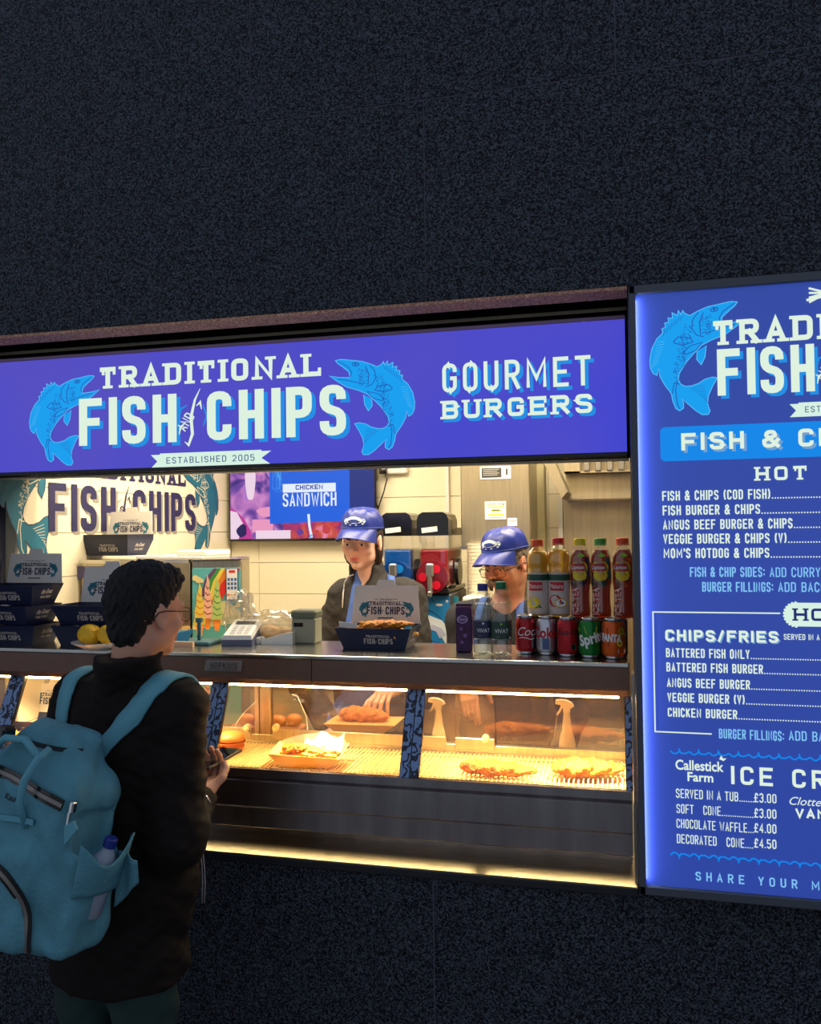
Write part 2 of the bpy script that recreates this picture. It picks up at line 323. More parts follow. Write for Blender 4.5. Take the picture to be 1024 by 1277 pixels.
def logo(detail=2, est=True, shadow=True, fishes=True, script=False, thin=.34, fk=.40, fv=-.07):
    """the shop's emblem; FISH AND CHIPS spans u 0..1, baseline v 0"""
    p = Print(); F_ = FISH2 if detail > 1 else FISH1
    if fishes:
        p.add(F_, -.205, fv, fk); p.add(F_, 1.235, fv, fk, flip=True)
    kw = dict(t=thin, gap=.30)
    s1 = (.014, -.014, 'shade') if shadow else None
    p.text('TRADITIONAL', .085, .238, .090, 'ink', 3, x1=.915, t=.30, gap=.36, serif=True)
    p.text('FISH', 0, 0, .20, 'ink', 3, x1=.385, sh=s1, t=.36, gap=.30); p.text('CHIPS', .50, 0, .20, 'ink', 3, x1=1.0, sh=s1, t=.36, gap=.30)
    p.text('AND', .418, .04, .040, 'ink', 3, x1=.49, rot=rad(58), t=.26)
    if detail > 1:
        for dx, c in ((0, 'ink'), ):
            p.line([(.415+dx, .0), (.43+dx, -.015), (.445+dx, .03), (.44+dx, .10), (.455+dx, .17), (.475+dx, .215)], .012, c, 3, taper=True)
            p.line([(.395, .03), (.40, .06), (.42, .08)], .008, c, 3, taper=True); p.line([(.46, .145), (.475, .16), (.48, .13)], .008, c, 3, taper=True)
            p.line([(.485, .06), (.50, .10), (.485, .15)], .009, 'shade', 2, taper=True); p.line([(.395, .10), (.40, .135), (.425, .15)], .009, 'shade', 2, taper=True)
    if est:
        p.poly([(.285, -.105), (.735, -.105), (.70, -.078), (.735, -.050), (.70, -.050), (.70, -.045), (.32, -.045), (.32, -.05), (.285, -.05), (.31, -.078)], 'ribbon', 2)
        p.text('ESTABLISHED 2005', .345, -.088, .026, 'rtext', 3, x1=.675, t=.22, gap=.45)
    if script:
        p.bfont('The Great', .33, .36, .05, 'ink', 3, x1=.66, shear=.5); p.line([(.2, .38), (.25, .395), (.30, .375)], .01, 'ink', 3); p.line([(.70, .375), (.75, .395), (.8, .38)], .01, 'ink', 3)
        p.rect(.30, -.10, .70, -.075, 'ink', 3)
    return p
LOGO2 = logo(2); LOGOB = logo(1, est=False, shadow=False, script=True); LOGOT = logo(1, est=False, shadow=False, fishes=False)

def vscale(P, k):
    q = Print(); q.it = [([(a, b*k) for a, b in V], Fc, c, l) for V, Fc, c, l in P.it]; return q
LOGO_NF = logo(2, fishes=False)
LOGO_SIGN = vscale(LOGO_NF, .84); _q = vscale(FISH2, .90); LOGO_SIGN.add(_q, -.205, -.068, .355); LOGO_SIGN.add(_q, 1.232, -.068, .355, flip=True)
LOGO_DECAL = vscale(logo(2, fishes=False, est=False), .82); LOGO_DECAL.add(FISH2, -.235, -.10, .46, lay=-1); LOGO_DECAL.add(FISH2, 1.225, -.10, .46, flip=True, lay=-1)
LOGO_MENU = Print(); LOGO_MENU.add(FISH2, -.277, -.08, .485); LOGO_MENU.add(FISH2, 1.277, -.08, .485, flip=True)
LOGO_MENU.it += [i for i in logo(2, fishes=False).it]
_t = [i for i in LOGO_MENU.it if not (i[2] == 'ink' and min(v[1] for v in i[0]) > .23 and i[3] == 3 and max(v[1] for v in i[0]) > .232)]
LOGO_MENU.it = _t; LOGO_MENU.text('TRADITIONAL', -.013, .218, .105, 'ink', 3, x1=1.013, t=.30, gap=.34, serif=True)
# ------------------------------------------------------------ material set
gr = granite('dark_granite', (17, 20, 26), (92, 98, 108)); gr_edge = granite('rough_granite_edge', (178, 128, 104), (250, 205, 178), .2, 300, .8, .6)
joint = M('joint_dark', (84, 82, 96), .9)
black = M('black_metal', (12, 13, 16), .35); blackp = M('black_plastic', (14, 14, 16), .22, coat=.5); dgrey = M('dark_grey', (40, 40, 44), .5)
steel = M('brushed_steel', (176, 172, 166), .30, 1, noise=.12, nscale=6, bump=.05, bscale=40, aniso=(1, 1, 30))
steelw = M('warm_steel', (190, 178, 150), .38, 1, noise=.15, nscale=4, aniso=(20, 1, 1)); chrome = M('chrome', (215, 215, 215), .12, 1)
steelb = M('base_steel', (176, 168, 168), .30, 1, noise=.25, nscale=5, aniso=(4, 1, .5))
steeld = M('dark_steel', (70, 70, 76), .4, .8); counter_m = M('counter_steel', (200, 196, 186), .22, 1, noise=.1, nscale=8)
fascia_m = M('bronze_brown_fascia', (122, 92, 78), .42, .35, noise=.08, nscale=30)
tile_m = M('cream_tile', (236, 226, 196), .28, noise=.03, nscale=3); grout = M('grout', (196, 184, 150), .9)
white_m = M('white_plastic', (232, 230, 222), .4); paper_m = M('white_card', (226, 220, 210), .75); cream_m = M('cream_plastic', (225, 215, 180), .5)
navy_box = M('navy_card', (18, 28, 62), .45, noise=.15, nscale=12); navyi = M('navy_ink', (38, 42, 74), .8); tealf = M('teal_ink', (46, 118, 138), .8); boxtx = M('pale_ink', (196, 186, 176), .8); greyi = M('grey_ink', (150, 146, 140), .8)
def EM(name, c, s=1.): return M('lit_'+name, (0, 0, 0), .35, emit=c, es=s, spec=.3)

# ------------------------------------------------------------ setting
b = B(); b.box(-9, 7, -7, 0, -.12, 0)
fl = b.done('floor', granite('paving', (96, 96, 98), (150, 148, 146), .3, 90), kind='structure')
ZS, ZT, XL, XR = .856, 2.414, -2.13, .032           # hatch opening
b = B(); b.box(-8, 7, .0016, .16, 0, ZS-.024); b.box(-8, XL, .0022, .295, ZS-.024, 5); b.box(XR+.01, 7, .0022, .295, ZS-.024, 5); b.box(XL, XR+.01, .0022, .295, ZT+.01, 5)
wf = b.done('wall_front', joint, kind='structure')
slabs = []
JX0 = -.512
for row, (z0, z1) in enumerate([(0, ZS-.016), (2.995, 3.86), (3.86, 4.9)]):
    off = 0 if row == 0 else (.525 if row == 1 else 0)
    for k in range(-6, 6): slabs.append((JX0+off+1.0505*k, JX0+off+1.0505*(k+1), z0, z1))
for k in range(-6, 6):
    x0, x1 = JX0+1.0505*k, JX0+1.0505*(k+1)
    if x1 < XL or x0 > XR:
        slabs += [(x0, x1, ZS-.016, ZT+.008), (x0, x1, ZT+.008, 2.995)]
    else:
        slabs.append((x0, x1, ZT+.008, 2.995))
        if x0 < XL: slabs.append((x0, XL, ZS-.016, ZT+.008))
        if x1 > XR: slabs.append((XR, x1, ZS-.016, ZT+.008))
for x0, x1, z0, z1 in slabs:
    if x0 > 3.5 or x1 < -4.6: continue
    q = B(); q.box(x0+.0016, x1-.0016, .0+random.uniform(0, .0010), .10, z0+.0016, z1-.0016, bev=.0008); q.done('stone_slab', gr, wf)
b = B(); b.prism([(.0, ZT+.009), (.004, ZT+.001), (.050, ZT-.010), (.056, ZT+.009)], XL, XR, 'x'); b.done('trim_1', gr_edge, kind='structure')
b = B(); b.box(XL, XR, .05, .29, ZT-.004, ZT+.01); b.done('trim_5', M('matte_black', (5, 5, 6), .95, spec=.05), kind='structure')

# room
RX0, RX1, RY1, RZ0, RZ1 = -2.08, 1.25, 2.0, .20, 2.68
b = B(); b.box(RX0-.1, RX1+.1, .16, RY1+.1, RZ0-.1, RZ0); b.done('floor', M('kitchen_floor', (90, 86, 80), .5, noise=.2), kind='structure')
b = B(); b.box(RX0-.1, RX1+.1, .30, RY1+.1, RZ1, RZ1+.1); b.done('ceiling', M('ceiling_white', (225, 220, 205), .8), kind='structure')
b = B(); b.box(RX0-.12, RX0-.012, .30, RY1+.1, RZ0, RZ1); wl = b.done('wall_left', grout, kind='structure')
b = B(); b.box(RX0-.12, RX1+.1, RY1+.012, RY1+.12, RZ0, RZ1); wb = b.done('wall_back', grout, kind='structure')
b = B(); b.box(RX1, RX1+.1, .30, RY1+.01, RZ0, RZ1); b.done('wall_right', M('wall_cream', (215, 205, 175), .6), kind='structure')
zt = [.265+.17*k for k in range(15)]
me_t = None
for k, z in enumerate(zt):
    if z+.17 < 1.1: continue
    for i in range(7):
        x = -2.08+.525*i-(.0 if True else 0)+.165-.525
        xa, xb = max(x, RX0), min(x+.525, RX1)
        if xb-xa < .02: continue
        q = B(); q.box(xa+.0012, xb-.0012, RY1, RY1+.012, z+.0012, z+.1688, bev=.001); q.done('tile', tile_m, wb)
    for i in range(4):
        y = .30+.525*i-.1; ya, yb = max(y, .30), min(y+.525, RY1)
        if yb-ya < .02: continue
        q = B(); q.box(RX0-.012, RX0, ya+.0012, yb-.0012, z+.0012, z+.1688, bev=.001); q.done('tile', tile_m, wl)

# wall decal on the left side wall (u runs away from the street)
dec = dict(ink=M('decal_navy', (36, 32, 76), .6), shade=M('decal_shadow', (150, 142, 130), .6), fish=M('decal_teal', (22, 104, 128), .6), fline=M('decal_outline', (40, 44, 70), .6), fdark=M('decal_cream', (226, 216, 180), .6), ribbon=M('decal_navy'), rtext=M('decal_cream'))
dz0 = 1.80; k = 1.13
t = thing('wall_decal', 'large navy and teal fish emblem sticker on the tiled side wall', 'decal', (RX0, 1.0, dz0))
P = Print(); P.add(LOGO_DECAL, 0, 0, k)
P.build('emblem_print', plane((0, -.537, 0), (0, 1, 0), (0, 0, 1)), dec, t, eps=.0005, base=3)

# ------------------------------------------------------------ hatch: sill, strip light, sign box
b = B(); b.box(XL, XR, -.008, .235, ZS-.004, ZS); b.mi = 1; b.box(XL, XR, -.012, .10, ZS-.024, ZS-.0045, bev=.002); sill = b.done('serving_sill', [M('sill_steel', (205, 192, 165), .33, 1, noise=.2, nscale=10, aniso=(1, 8, 1)), M('sill_nosing', (26, 28, 34), .5)])
tag(sill, 'brushed steel sill ledge under the fish display case', 'sill')

sb = thing('shop_sign', 'backlit purple shop sign with fish emblem above the hatch', 'sign', (-1.05, .17, 1.985))
b = B(); b.box(XL, XR+.01, .102, .150, 1.981, 2.385); b.done('housing', M('matte_black'), sb, world=True)
b = B(); b.box(XL, XR-.004, .092, .104, 1.981, 1.994, bev=.002); b.done('frame_rail', black, sb, world=True)
b = B(); b.box(XL, XR-.004, .094, .104, 2.360, 2.371, bev=.002); b.done('frame_rail', M('mauve_reflection', (150, 120, 150), .5), sb, world=True)  # mauve puts the reflection along the top rail into its base colour
b = B(); b.box(XL, XR-.006, .098, .103, 1.993, 2.363); 
sign_bg = EM('sign_purple', (70, 66, 192)); face = b.done('sign_face', sign_bg, sb, world=True)
# the purple drifts in soft random patches between violet and blue
t_ = sign_bg.node_tree; tx = t_.nodes.new('ShaderNodeTexCoord'); nn = t_.nodes.new('ShaderNodeTexNoise'); nn.inputs['Scale'].default_value = 1.3; rr = t_.nodes.new('ShaderNodeValToRGB')
rr.color_ramp.elements[0].color = (*lin((84, 76, 190)), 1); rr.color_ramp.elements[0].position = .35; rr.color_ramp.elements[1].color = (*lin((66, 68, 205)), 1); rr.color_ramp.elements[1].position = .65
t_.links.new(tx.outputs['Object'], nn.inputs['Vector']); t_.links.new(nn.outputs['Fac'], rr.inputs[0]); t_.links.new(rr.outputs[0], t_.nodes['Principled BSDF'].inputs['Emission Color'])
lit = dict(ink=EM('letter_white', (222, 240, 222)), shade=EM('letter_shadow', (28, 142, 226)), fish=EM('fish_blue', (14, 158, 238)), fline=EM('fish_line', (92, 186, 244)), fdark=EM('fish_dark', (32, 84, 176)), ribbon=EM('ribbon', (214, 240, 226)), rtext=EM('ribbon_text', (60, 84, 130)), pale=EM('pale_blue', (130, 196, 240)), navy=EM('navy_text', (30, 44, 110)), banner=EM('banner_blue', (8, 134, 232)), grey=EM('shadow_grey', (112, 158, 206)))
P = Print()
a = PY(99, 554, .098); c = PY(432, 545, .098); k = c.x-a.x
P.add(LOGO_SIGN, a.x, (a.z+c.z)/2, k)
g0 = PY(552, 490, .098); g1 = PY(737, 483, .098); P.text('GOURMET', g0.x, g0.z, .084, 'ink', 3, x1=g1.x, t=.26, gap=.42, sh=(.010, -.010, 'shade'))
g0 = PY(552, 523, .098); g1 = PY(739, 516, .098); P.text('BURGERS', g0.x, g0.z, .053, 'ink', 3, x1=g1.x, t=.28, gap=.36, serif=True, sh=(.009, -.009, 'shade'))
P.build('sign_lettering', FR(.098), lit, sb)
for o in sb.children:
    if o.name.startswith('sign_lettering'): o.data.transform(Matrix.Translation(-sb.location))
b = B(); b.prism([(.152, 1.975), (.152, 2.408), (.41, 2.408), (.41, 2.025), (.17, 1.974)], XL+.001, XR-.001, 'x')
tag(b.done('shutter_box', steelw), 'steel roller shutter box above the hatch behind the sign', 'shutter box')

# ------------------------------------------------------------ menu panel
Yp = -.09
mp = thing('menu_board', 'tall backlit blue menu lightbox with black frame on the granite wall', 'menu board', (.55, 0, .872))
pa, pb = PY(783.5, 360, Yp), PY(798, 1110, Yp); PX0, PZ0, PZ1 = .5*(pa.x+pb.x), .872, 2.398
la, lc = PY(895.1, 493.7, Yp+.012), PY(1016.4, 488, Yp+.012); lk = (lc.x-la.x)/.385; PX1 = 2*(la.x+.5*lk)-PX0
b = B()
for x0, x1, z0, z1 in ((PX0, PX0+.016, PZ0, PZ1), (PX1-.016, PX1, PZ0, PZ1), (PX0, PX1, PZ0, PZ0+.022), (PX0, PX1, PZ1-.022, PZ1)): b.box(x0, x1, Yp, 0, z0, z1, bev=.002)
b.done('frame', M('panel_frame', (72, 78, 88), .5), mp, world=True)
b = B(); b.box(PX0+.015, PX1-.015, Yp+.012, -.005, PZ0+.02, PZ1-.02)
menu_face = M('menu_face_blue', (52, 66, 140), .35, emit=(42, 68, 158), es=.82, noise=.0)
b.done('lit_face', menu_face, mp, world=True)
area('menu_led_strip', (PX0+.0175, Yp+.004, (PZ0+PZ1)/2), (0, rad(-90), rad(14)), 1.46, .005, 1.2, (.50, .58, 1))
F_ = Yp+.012
def mt(P, s, px0, base, h, px1=None, col='ink', pxd=None, **kw):
    a = PY(px0, base, F_); c = PY(px0, base-h, F_); x1 = PY(px1, base, F_).x if px1 else None
    P.text(s, a.x, a.z, c.z-a.z, col, 3, x1=x1, dots=(PY(pxd, base, F_).x if pxd else None), **kw)
P = Print()
a = PY(895.1, 493.7, F_); c = PY(1016.4, 488, F_); k = (c.x-a.x)/.385; P.add(LOGO_MENU, a.x, a.z, k)
lx = a.x+k*.5        # emblem centre line
for s in (-1, 1):
    q = [(lx+s*x_*k, a.z+z_*k) for x_, z_ in ((.14, .385), (.05, .40), (-.02, .42), (-.06, .45), (-.02, .48), (.03, .47), (.02, .44), (-.01, .445))]
    P.line(q, .006, 'ink', 3); P.line([(lx+s*x_*k, a.z+z_*k) for x_, z_ in ((.06, .40), (-.02, .39), (-.06, .365), (-.03, .35), (0, .365))], .005, 'ink', 3)
    for j in range(4): P.line([(lx-s*.06*k, a.z+(.41+.0*j)*k), (lx-s*.13*k, a.z+(.375+.02*j)*k)], .005, 'ink', 3)
a = PY(824, 575.5, F_); c = PY(824, 533, F_); P.rrect(a.x, a.z, PX1-.05, c.z, .012, 'banner', 0)
mt(P, 'FISH & CHIPS', 849.8, 562, 21.5, None, w=.0345, t=.30, gap=.33, sh=(.006, -.006, 'grey'))
mt(P, 'HOT MEALS', 942.5, 599.5, 17, None, w=.030, t=.24, gap=.42, serif=True)
for s, x0, bs, x1 in (('FISH & CHIPS (COD FISH)', 825.9, 624.6, 961), ('FISH BURGER & CHIPS', 826.5, 642.7, 948), ('ANGUS BEEF BURGER & CHIPS', 827, 660.6, 988.5), ('VEGGIE BURGER & CHIPS (V)', 827.3, 678.2, 981.3), ("MOM'S HOTDOG & CHIPS", 827.7, 696, 959.5)):
    mt(P, s, x0, bs, 12, x1, pxd=1060, t=.34)
mt(P, 'FISH & CHIP SIDES:', 860.5, 719.3, 12, 953.5, col='pale', t=.34); mt(P, 'ADD CURRY + PEAS', 960, 719.6, 12, None, col='pale', w=.0105, t=.26)
mt(P, 'BURGER FILLINGS:', 875.8, 737.7, 12, 964, col='pale', t=.34); mt(P, 'ADD BACON', 970.6, 738, 12, None, col='pale', w=.0112, t=.26)
q = [PY(x, y, F_) for x, y in ((973, 764.5), (814.3, 763.1), (819.3, 912.2), (887.7, 915.4))]; q[2].x = q[1].x; q[0].z = q[1].z; q[3].z = q[2].z
P.line([(v.x, v.z) for v in q], .0032, 'ink', 3)
a = PY(985, 781, F_); c = PY(985, 751.5, F_); hc = (a.z+c.z)/2; hr = (c.z-a.z)/2
P.rrect(a.x-.012, a.z, PX1-.22, c.z, hr*.98, 'ribbon', 2, n=10)
for j in range(12): t_ = rad(95+j*15.5); P.disc(a.x-.012+hr+hr*math.cos(t_), hc+hr*math.sin(t_), .0035, 'ribbon', 2, 6)
mt(P, 'HOT', 990, 774, 15.5, None, col='navy', w=.03, t=.26, gap=.3, serif=True)
mt(P, 'CHIPS/FRIES', 829.8, 799, 14, 970.5, t=.34, gap=.30, sh=(.003, -.003, 'grey')); mt(P, 'SERVED IN A NEWSPAPER', 977.5, 797.6, 7.2, None, w=.0065, t=.30)
for s, x0, bs, x1 in (('BATTERED FISH ONLY', 830.7, 819.4, 934.9), ('BATTERED FISH BURGER', 831.2, 837.2, 951.5), ('ANGUS BEEF BURGER', 831.9, 856.6, 935.3), ('VEGGIE BURGER (V)', 832.4, 874.9, 928.9), ('CHICKEN BURGER', 832.9, 893.5, 919.4)):
    mt(P, s, x0, bs, 11.3, x1, pxd=1060, t=.34)
mt(P, 'BURGER FILLINGS:', 896.7, 920.5, 12, 977.5, col='pale', t=.34); mt(P, 'ADD BACON', 983.8, 923, 12, None, col='pale', w=.0112, t=.26)
for yy in (938, 1064):
    a = PY(836, yy, F_); x = a.x; j = 0; s = 1 if yy < 1000 else -1
    while x < PX1-.10:
        P.line([(x, a.z+.004*s), (x+.006, a.z-.002*s), (x+.012, a.z-.003*s), (x+.018, a.z+.001*s), (x+.022, a.z+.005*s), (x+.026, a.z-.001*s), (x+.036, a.z-.001*s), (x+.046, a.z+.004*s)], .0035, 'banner', 3)
        P.line([(x+.022, a.z), (x+.021, a.z+.011*s)], .003, 'banner', 3); x += .046
a = PY(842.5, 959, F_); c = PY(902.5, 959, F_); P.bfont('Callestick', a.x, a.z, .0245, 'ink', 3, x1=c.x, bold=.02)
P.poly([(a.x+.103, a.z+.030), (a.x+.108, a.z+.040), (a.x+.112, a.z+.032), (a.x+.120, a.z+.033), (a.x+.113, a.z+.026)], 'ink', 3)
a = PY(857.5, 973.5, F_); c = PY(889.6, 973.5, F_); P.bfont('Farm', a.x, a.z, .0225, 'ink', 3, x1=c.x, bold=.02)
mt(P, 'ICE CREAM', 911.8, 977.5, 22.6, None, w=.030, t=.26, gap=.45)
for s, x0, bs, x1, pr in (('SERVED IN A TUB', 843.1, 994.5, 920.6, '£3.00'), ('SOFT   CONE', 843.9, 1013.6, 899, '£3.00'), ('CHOCOLATE WAFFLE', 843.9, 1032, 931.8, '£4.00'), ('DECORATED   CONE', 844.3, 1051, 928.2, '£4.50')):
    mt(P, s, x0, bs, 11.3, x1, pxd=940, t=.27); mt(P, pr, 940.5, bs+5.5, 11.3, 968.3, t=.27)
a = PY(983, 1003, F_); P.bfont('Clotted Cream', a.x, a.z, .020, 'ink', 3, shear=.35); mt(P, 'VANILLA', 992, 1019.5, 12, None, w=.019, t=.32)
mt(P, 'SHARE YOUR MEAL WITH US', 867.7, 1097.5, 11, None, col='pale', w=.0125, t=.26, gap=1.0)
P.it = [([(min(a_, PX1-.02), b_) for a_, b_ in V], Fc, c_, l_) for V, Fc, c_, l_ in P.it if min(v[0] for v in V) < PX1-.03]
o = P.build('menu_print', FR(F_), lit, mp); o.data.transform(Matrix.Translation(-mp.location))

# ------------------------------------------------------------ display case
ZC = 1.42
dc = thing('display_case', 'long heated glass-fronted fish display case built into the hatch', 'display case', (-1.05, .25, ZS))
def part(name, mats, bb, parent=dc, **kw): return bb.done(name, mats, parent, world=True, **kw)
CX0, CX1 = XL+.01, XR-.01
b = B(); b.box(CX0, CX1, .075, .405, ZC-.014, ZC, bev=.004, seg=2); b.box(CX0, CX1, .40, .47, ZC-.026, ZC-.018); part('countertop', counter_m, b)
b = B(); b.prism([(.078, ZC-.014), (.078, 1.345), (.088, 1.328), (.125, 1.328), (.125, ZC-.014)], CX0, PY(388, 830, .08).x, 'x'); part('fascia_panel', fascia_m, b)
b = B(); b.prism([(.078, ZC-.014), (.078, 1.345), (.088, 1.328), (.125, 1.328), (.125, ZC-.014)], PY(388, 830, .08).x+.003, CX1, 'x'); part('fascia_panel', fascia_m, b)
b = B(); b.box(CX0, CX1, .02, .495, 1.03, 1.05); part('deck', M('deck_foil', (226, 196, 140), .45, .3), b)
b = B()     # front lip and stepped base, a folded profile
b.prism([(.0, 1.098), (.0, 1.076), (.012, 1.07), (.004, 1.062), (.004, .990), (.007, .984), (.045, .984), (.045, .916), (.05, .912), (.17, .90), (.17, ZS), (.495, ZS), (.495, 1.03), (.03, 1.05), (.02, 1.098)], CX0, CX1, 'x'); part('base_panel', steelb, b)
gt = Vector((0, .118, 1.326)); gb_ = Vector((0, .012, 1.098))
def onglass(x, f, off=0.): q = gt.lerp(gb_, f); return Vector((x, q.y-off*.9, q.z-off*.4))
post_pat = M('post_print', (90, 120, 165), .3)
t_ = post_pat.node_tree; tx = t_.nodes.new('ShaderNodeTexCoord'); wv = t_.nodes.new('ShaderNodeTexWave'); wv.inputs['Scale'].default_value = 9; wv.inputs['Distortion'].default_value = 14; wv.inputs['Detail'].default_value = 2; wv.inputs['Detail Scale'].default_value = 3
rr = t_.nodes.new('ShaderNodeValToRGB'); rr.color_ramp.elements[0].position = .25; rr.color_ramp.elements[0].color = (*lin((18, 26, 52)), 1); rr.color_ramp.elements[1].position = .42; rr.color_ramp.elements[1].color = (*lin((120, 150, 196)), 1)
t_.links.new(tx.outputs['Object'], wv.inputs['Vector']); t_.links.new(wv.outputs['Fac'], rr.inputs[0]); t_.links.new(rr.outputs[0], t_.nodes['Principled BSDF'].inputs['Base Color'])
posts = [-1.93, PY(276, 852, .118).x, PY(520, 858, .118).x, PY(787, 868, .118).x]
for i, x in enumerate(posts):
    ww = .028 if i < 3 else .018; xr = x+ww if i < 3 else CX1
    q = thing('post', '', '', (0, 0, 0)); bpy.data.objects.remove(q)
    b = B(); p = [onglass(x-ww, 1.0), onglass(xr, 1.0), onglass(xr, 1.0)+Vector((0, .02, .01)), onglass(x-ww, 1.0)+Vector((0, .02, .01))]
    b.hull8([v+Vector((0, -.004, 0)) for v in p]+[v+(gt-gb_)+Vector((0, -.004, 0)) for v in p])
    po = part('post', M('post_black', (20, 22, 28), .3), b)
    P = Print(); P.rect(0, 0, ww*.92, .2515, 'p'); 
    if i < 3: P.rect(ww*1.04, 0, ww*2-.003, .2515, 'p')
    Up = (gt-gb_).normalized(); o0 = onglass(x-ww+.002, 1.0)+Vector((0, -.0045, 0))
    o = P.build('printed_film', plane(o0, (1, 0, 0), Up), dict(p=post_pat), po); o.data.transform(Matrix.Translation(-dc.location))
pane = glass('case_glass', (1, .99, .96), .05, power=3.)
edges = [CX0]+[v for x in posts for v in (x-.026, x+.026)]+[CX1]
for i in range(4):
    x0, x1 = edges[2*i], edges[2*i+1]
    if x1-x0 < .03: continue
    b = B(); b.hull8([onglass(x0, 1), onglass(x1, 1), onglass(x1, 1)+Vector((0, .005, 0)), onglass(x0, 1)+Vector((0, .005, 0)), onglass(x0, 0), onglass(x1, 0), onglass(x1, 0)+Vector((0, .005, 0)), onglass(x0, 0)+Vector((0, .005, 0))]); part('glass_pane', pane, b)
# heating tubes under the hood
b = B(); b.cyl((CX0+.03, .145, 1.317), (CX1-.03, .145, 1.317), .006, n=8); part('heat_tube', M('heat_tube', (255, 240, 200), .5, emit=(255, 214, 140), es=58), b)
b = B(); b.box(CX0+.01, CX1-.01, .13, .40, 1.395, 1.405); part('hood_lining', steel, b)
for x, pw, y in ((-.92, 46, .24), (-.50, 30, .34), (-.29, 32, .20), (-.08, 84, .18), (-1.36, 26, .24), (-1.62, 18, .24), (-1.92, 36, .26)):
    b = B(); b.cyl((x, y, 1.395), (x, y, 1.372), .012, .030, 14); lp = part('heat_lamp', steel, b)
    l = bpy.data.lights.new('heat_lamp_glow', 'SPOT'); l.energy = pw; l.color = (1, .70, .34); l.spot_size = rad(95); l.spot_blend = .9; l.shadow_soft_size = .02
    o = bpy.data.objects.new('heat_lamp_glow', l); COL.objects.link(o); o.location = (x, y, 1.36)
# wire rack
rack = M('rack_chrome', (240, 218, 170), .35, .6); b = B()
for i in range(int((CX1-CX0)/.0135)):
    x = CX0+.01+.0135*i; b.box(x, x+.0035, .035, .415, 1.062, 1.066)
for y in (.04, .16, .28, .40): b.box(CX0+.005, CX1-.005, y, y+.004, 1.058, 1.062)
part('wire_rack', rack, b, kind='stuff')
b = B(); b.box(CX0, CX1, .43, .46, 1.05, 1.09, bev=.002); b.box(CX0, CX1, .418, .43, 1.05, 1.066); part('rear_rail', steelw, b)
rg = glass('greasy_glass', (.90, .86, .80), .06, dirt=.06, dcol=(200, 160, 120))
rear = [(CX0, -1.56), (-1.55, -1.30), (-1.21, -1.05), (-1.045, -.62), (-.54, -.36), (-.355, CX1)]
xa = [CX0, PY(318, 890, .44).x, PY(338, 890, .44).x, PY(568, 890, .44).x, PY(617, 890, .44).x, CX1]
for x0, x1, y in ((xa[0], xa[1], .438), (xa[2], xa[3]-.002, .450), (xa[3], xa[4], .438), (xa[4]+.001, xa[5], .450)):
    b = B(); b.box(x0, x1, y, y+.005, 1.09, 1.395); part('sliding_door', rg, b)
b = B()
b.box(xa[1], xa[1]+.016, .434, .462, 1.05, 1.395, bev=.002); b.box(xa[1]+.02, xa[2], .434, .462, 1.05, 1.395, bev=.002); part('door_stile', steelw, b)
for x0, x1 in ((xa[0], xa[1]-.01), (xa[2]+.01, xa[3]-.03), (xa[3], xa[4])):
    b = B(); b.box(x0, x1, .426, .436, 1.075, 1.112, bev=.002); part('door_rail', steelw, b)
for px_, py_ in ((307, 908), (343, 908), (605, 922)):
    p = PY(px_, py_, .42); b = B(); b.cyl((p.x, .437, p.z), (p.x, .418, p.z), .0125, .011, 18); b.cyl((p.x, .418, p.z), (p.x, .414, p.z), .006, .005, 12); part('roller_knob', M('knob_cream', (235, 205, 150), .4), b)
b = B(); pts = [PY(x, y, .43) for x, y in ((292, 911), (296, 900), (305, 888), (320, 874))]; b.tube(pts, .0012, 5); part('cord', white_m, b)
b = B(); pts = [PY(x, y, .432) for x, y in ((364, 866), (371, 868), (376, 880), (382, 893), (384, 914))]; b.tube(pts, .002, 6); part('cord', white_m, b)
# badge
a = PY(255, 836, .0775); c = PY(303, 824, .0775)
bd = B(); bd.prism([(a.x, a.z), (c.x-.006, a.z), (c.x, c.z), (a.x+.008, c.z)], .074, .078, 'y'); bdo = part('name_badge', M('badge_metal', (150, 142, 142), .45, .5), bd, smooth=False)
P = Print(); P.text('HOPKINS', a.x+.022, a.z+.008, .017, 'k', 1, x1=c.x-.018, t=.2, gap=.4, serif=True); P.rect(a.x+.012, a.z+.0035, c.x-.014, a.z+.005, 'k', 1)
o = P.build('badge_lettering', FR(.074), dict(k=M('ink_black', (24, 20, 20), .6)), bdo); o.data.transform(Matrix.Translation(-dc.location))
# LED strip under the base lip, washing the sill
for x in (-1.72, -1.05, -.62, -.16):
    l = area('sill_light', (x, .058, .908), (rad(-32), 0, 0), .42, .008, .34, (1, .78, .42)); l.data.spread = rad(110)
# jamb strip at the right of the opening
b = B(); b.box(XR-.006, XR+.004, .02, .09, ZS, 1.40); tag(b.done('trim_2', steel), kind='structure')
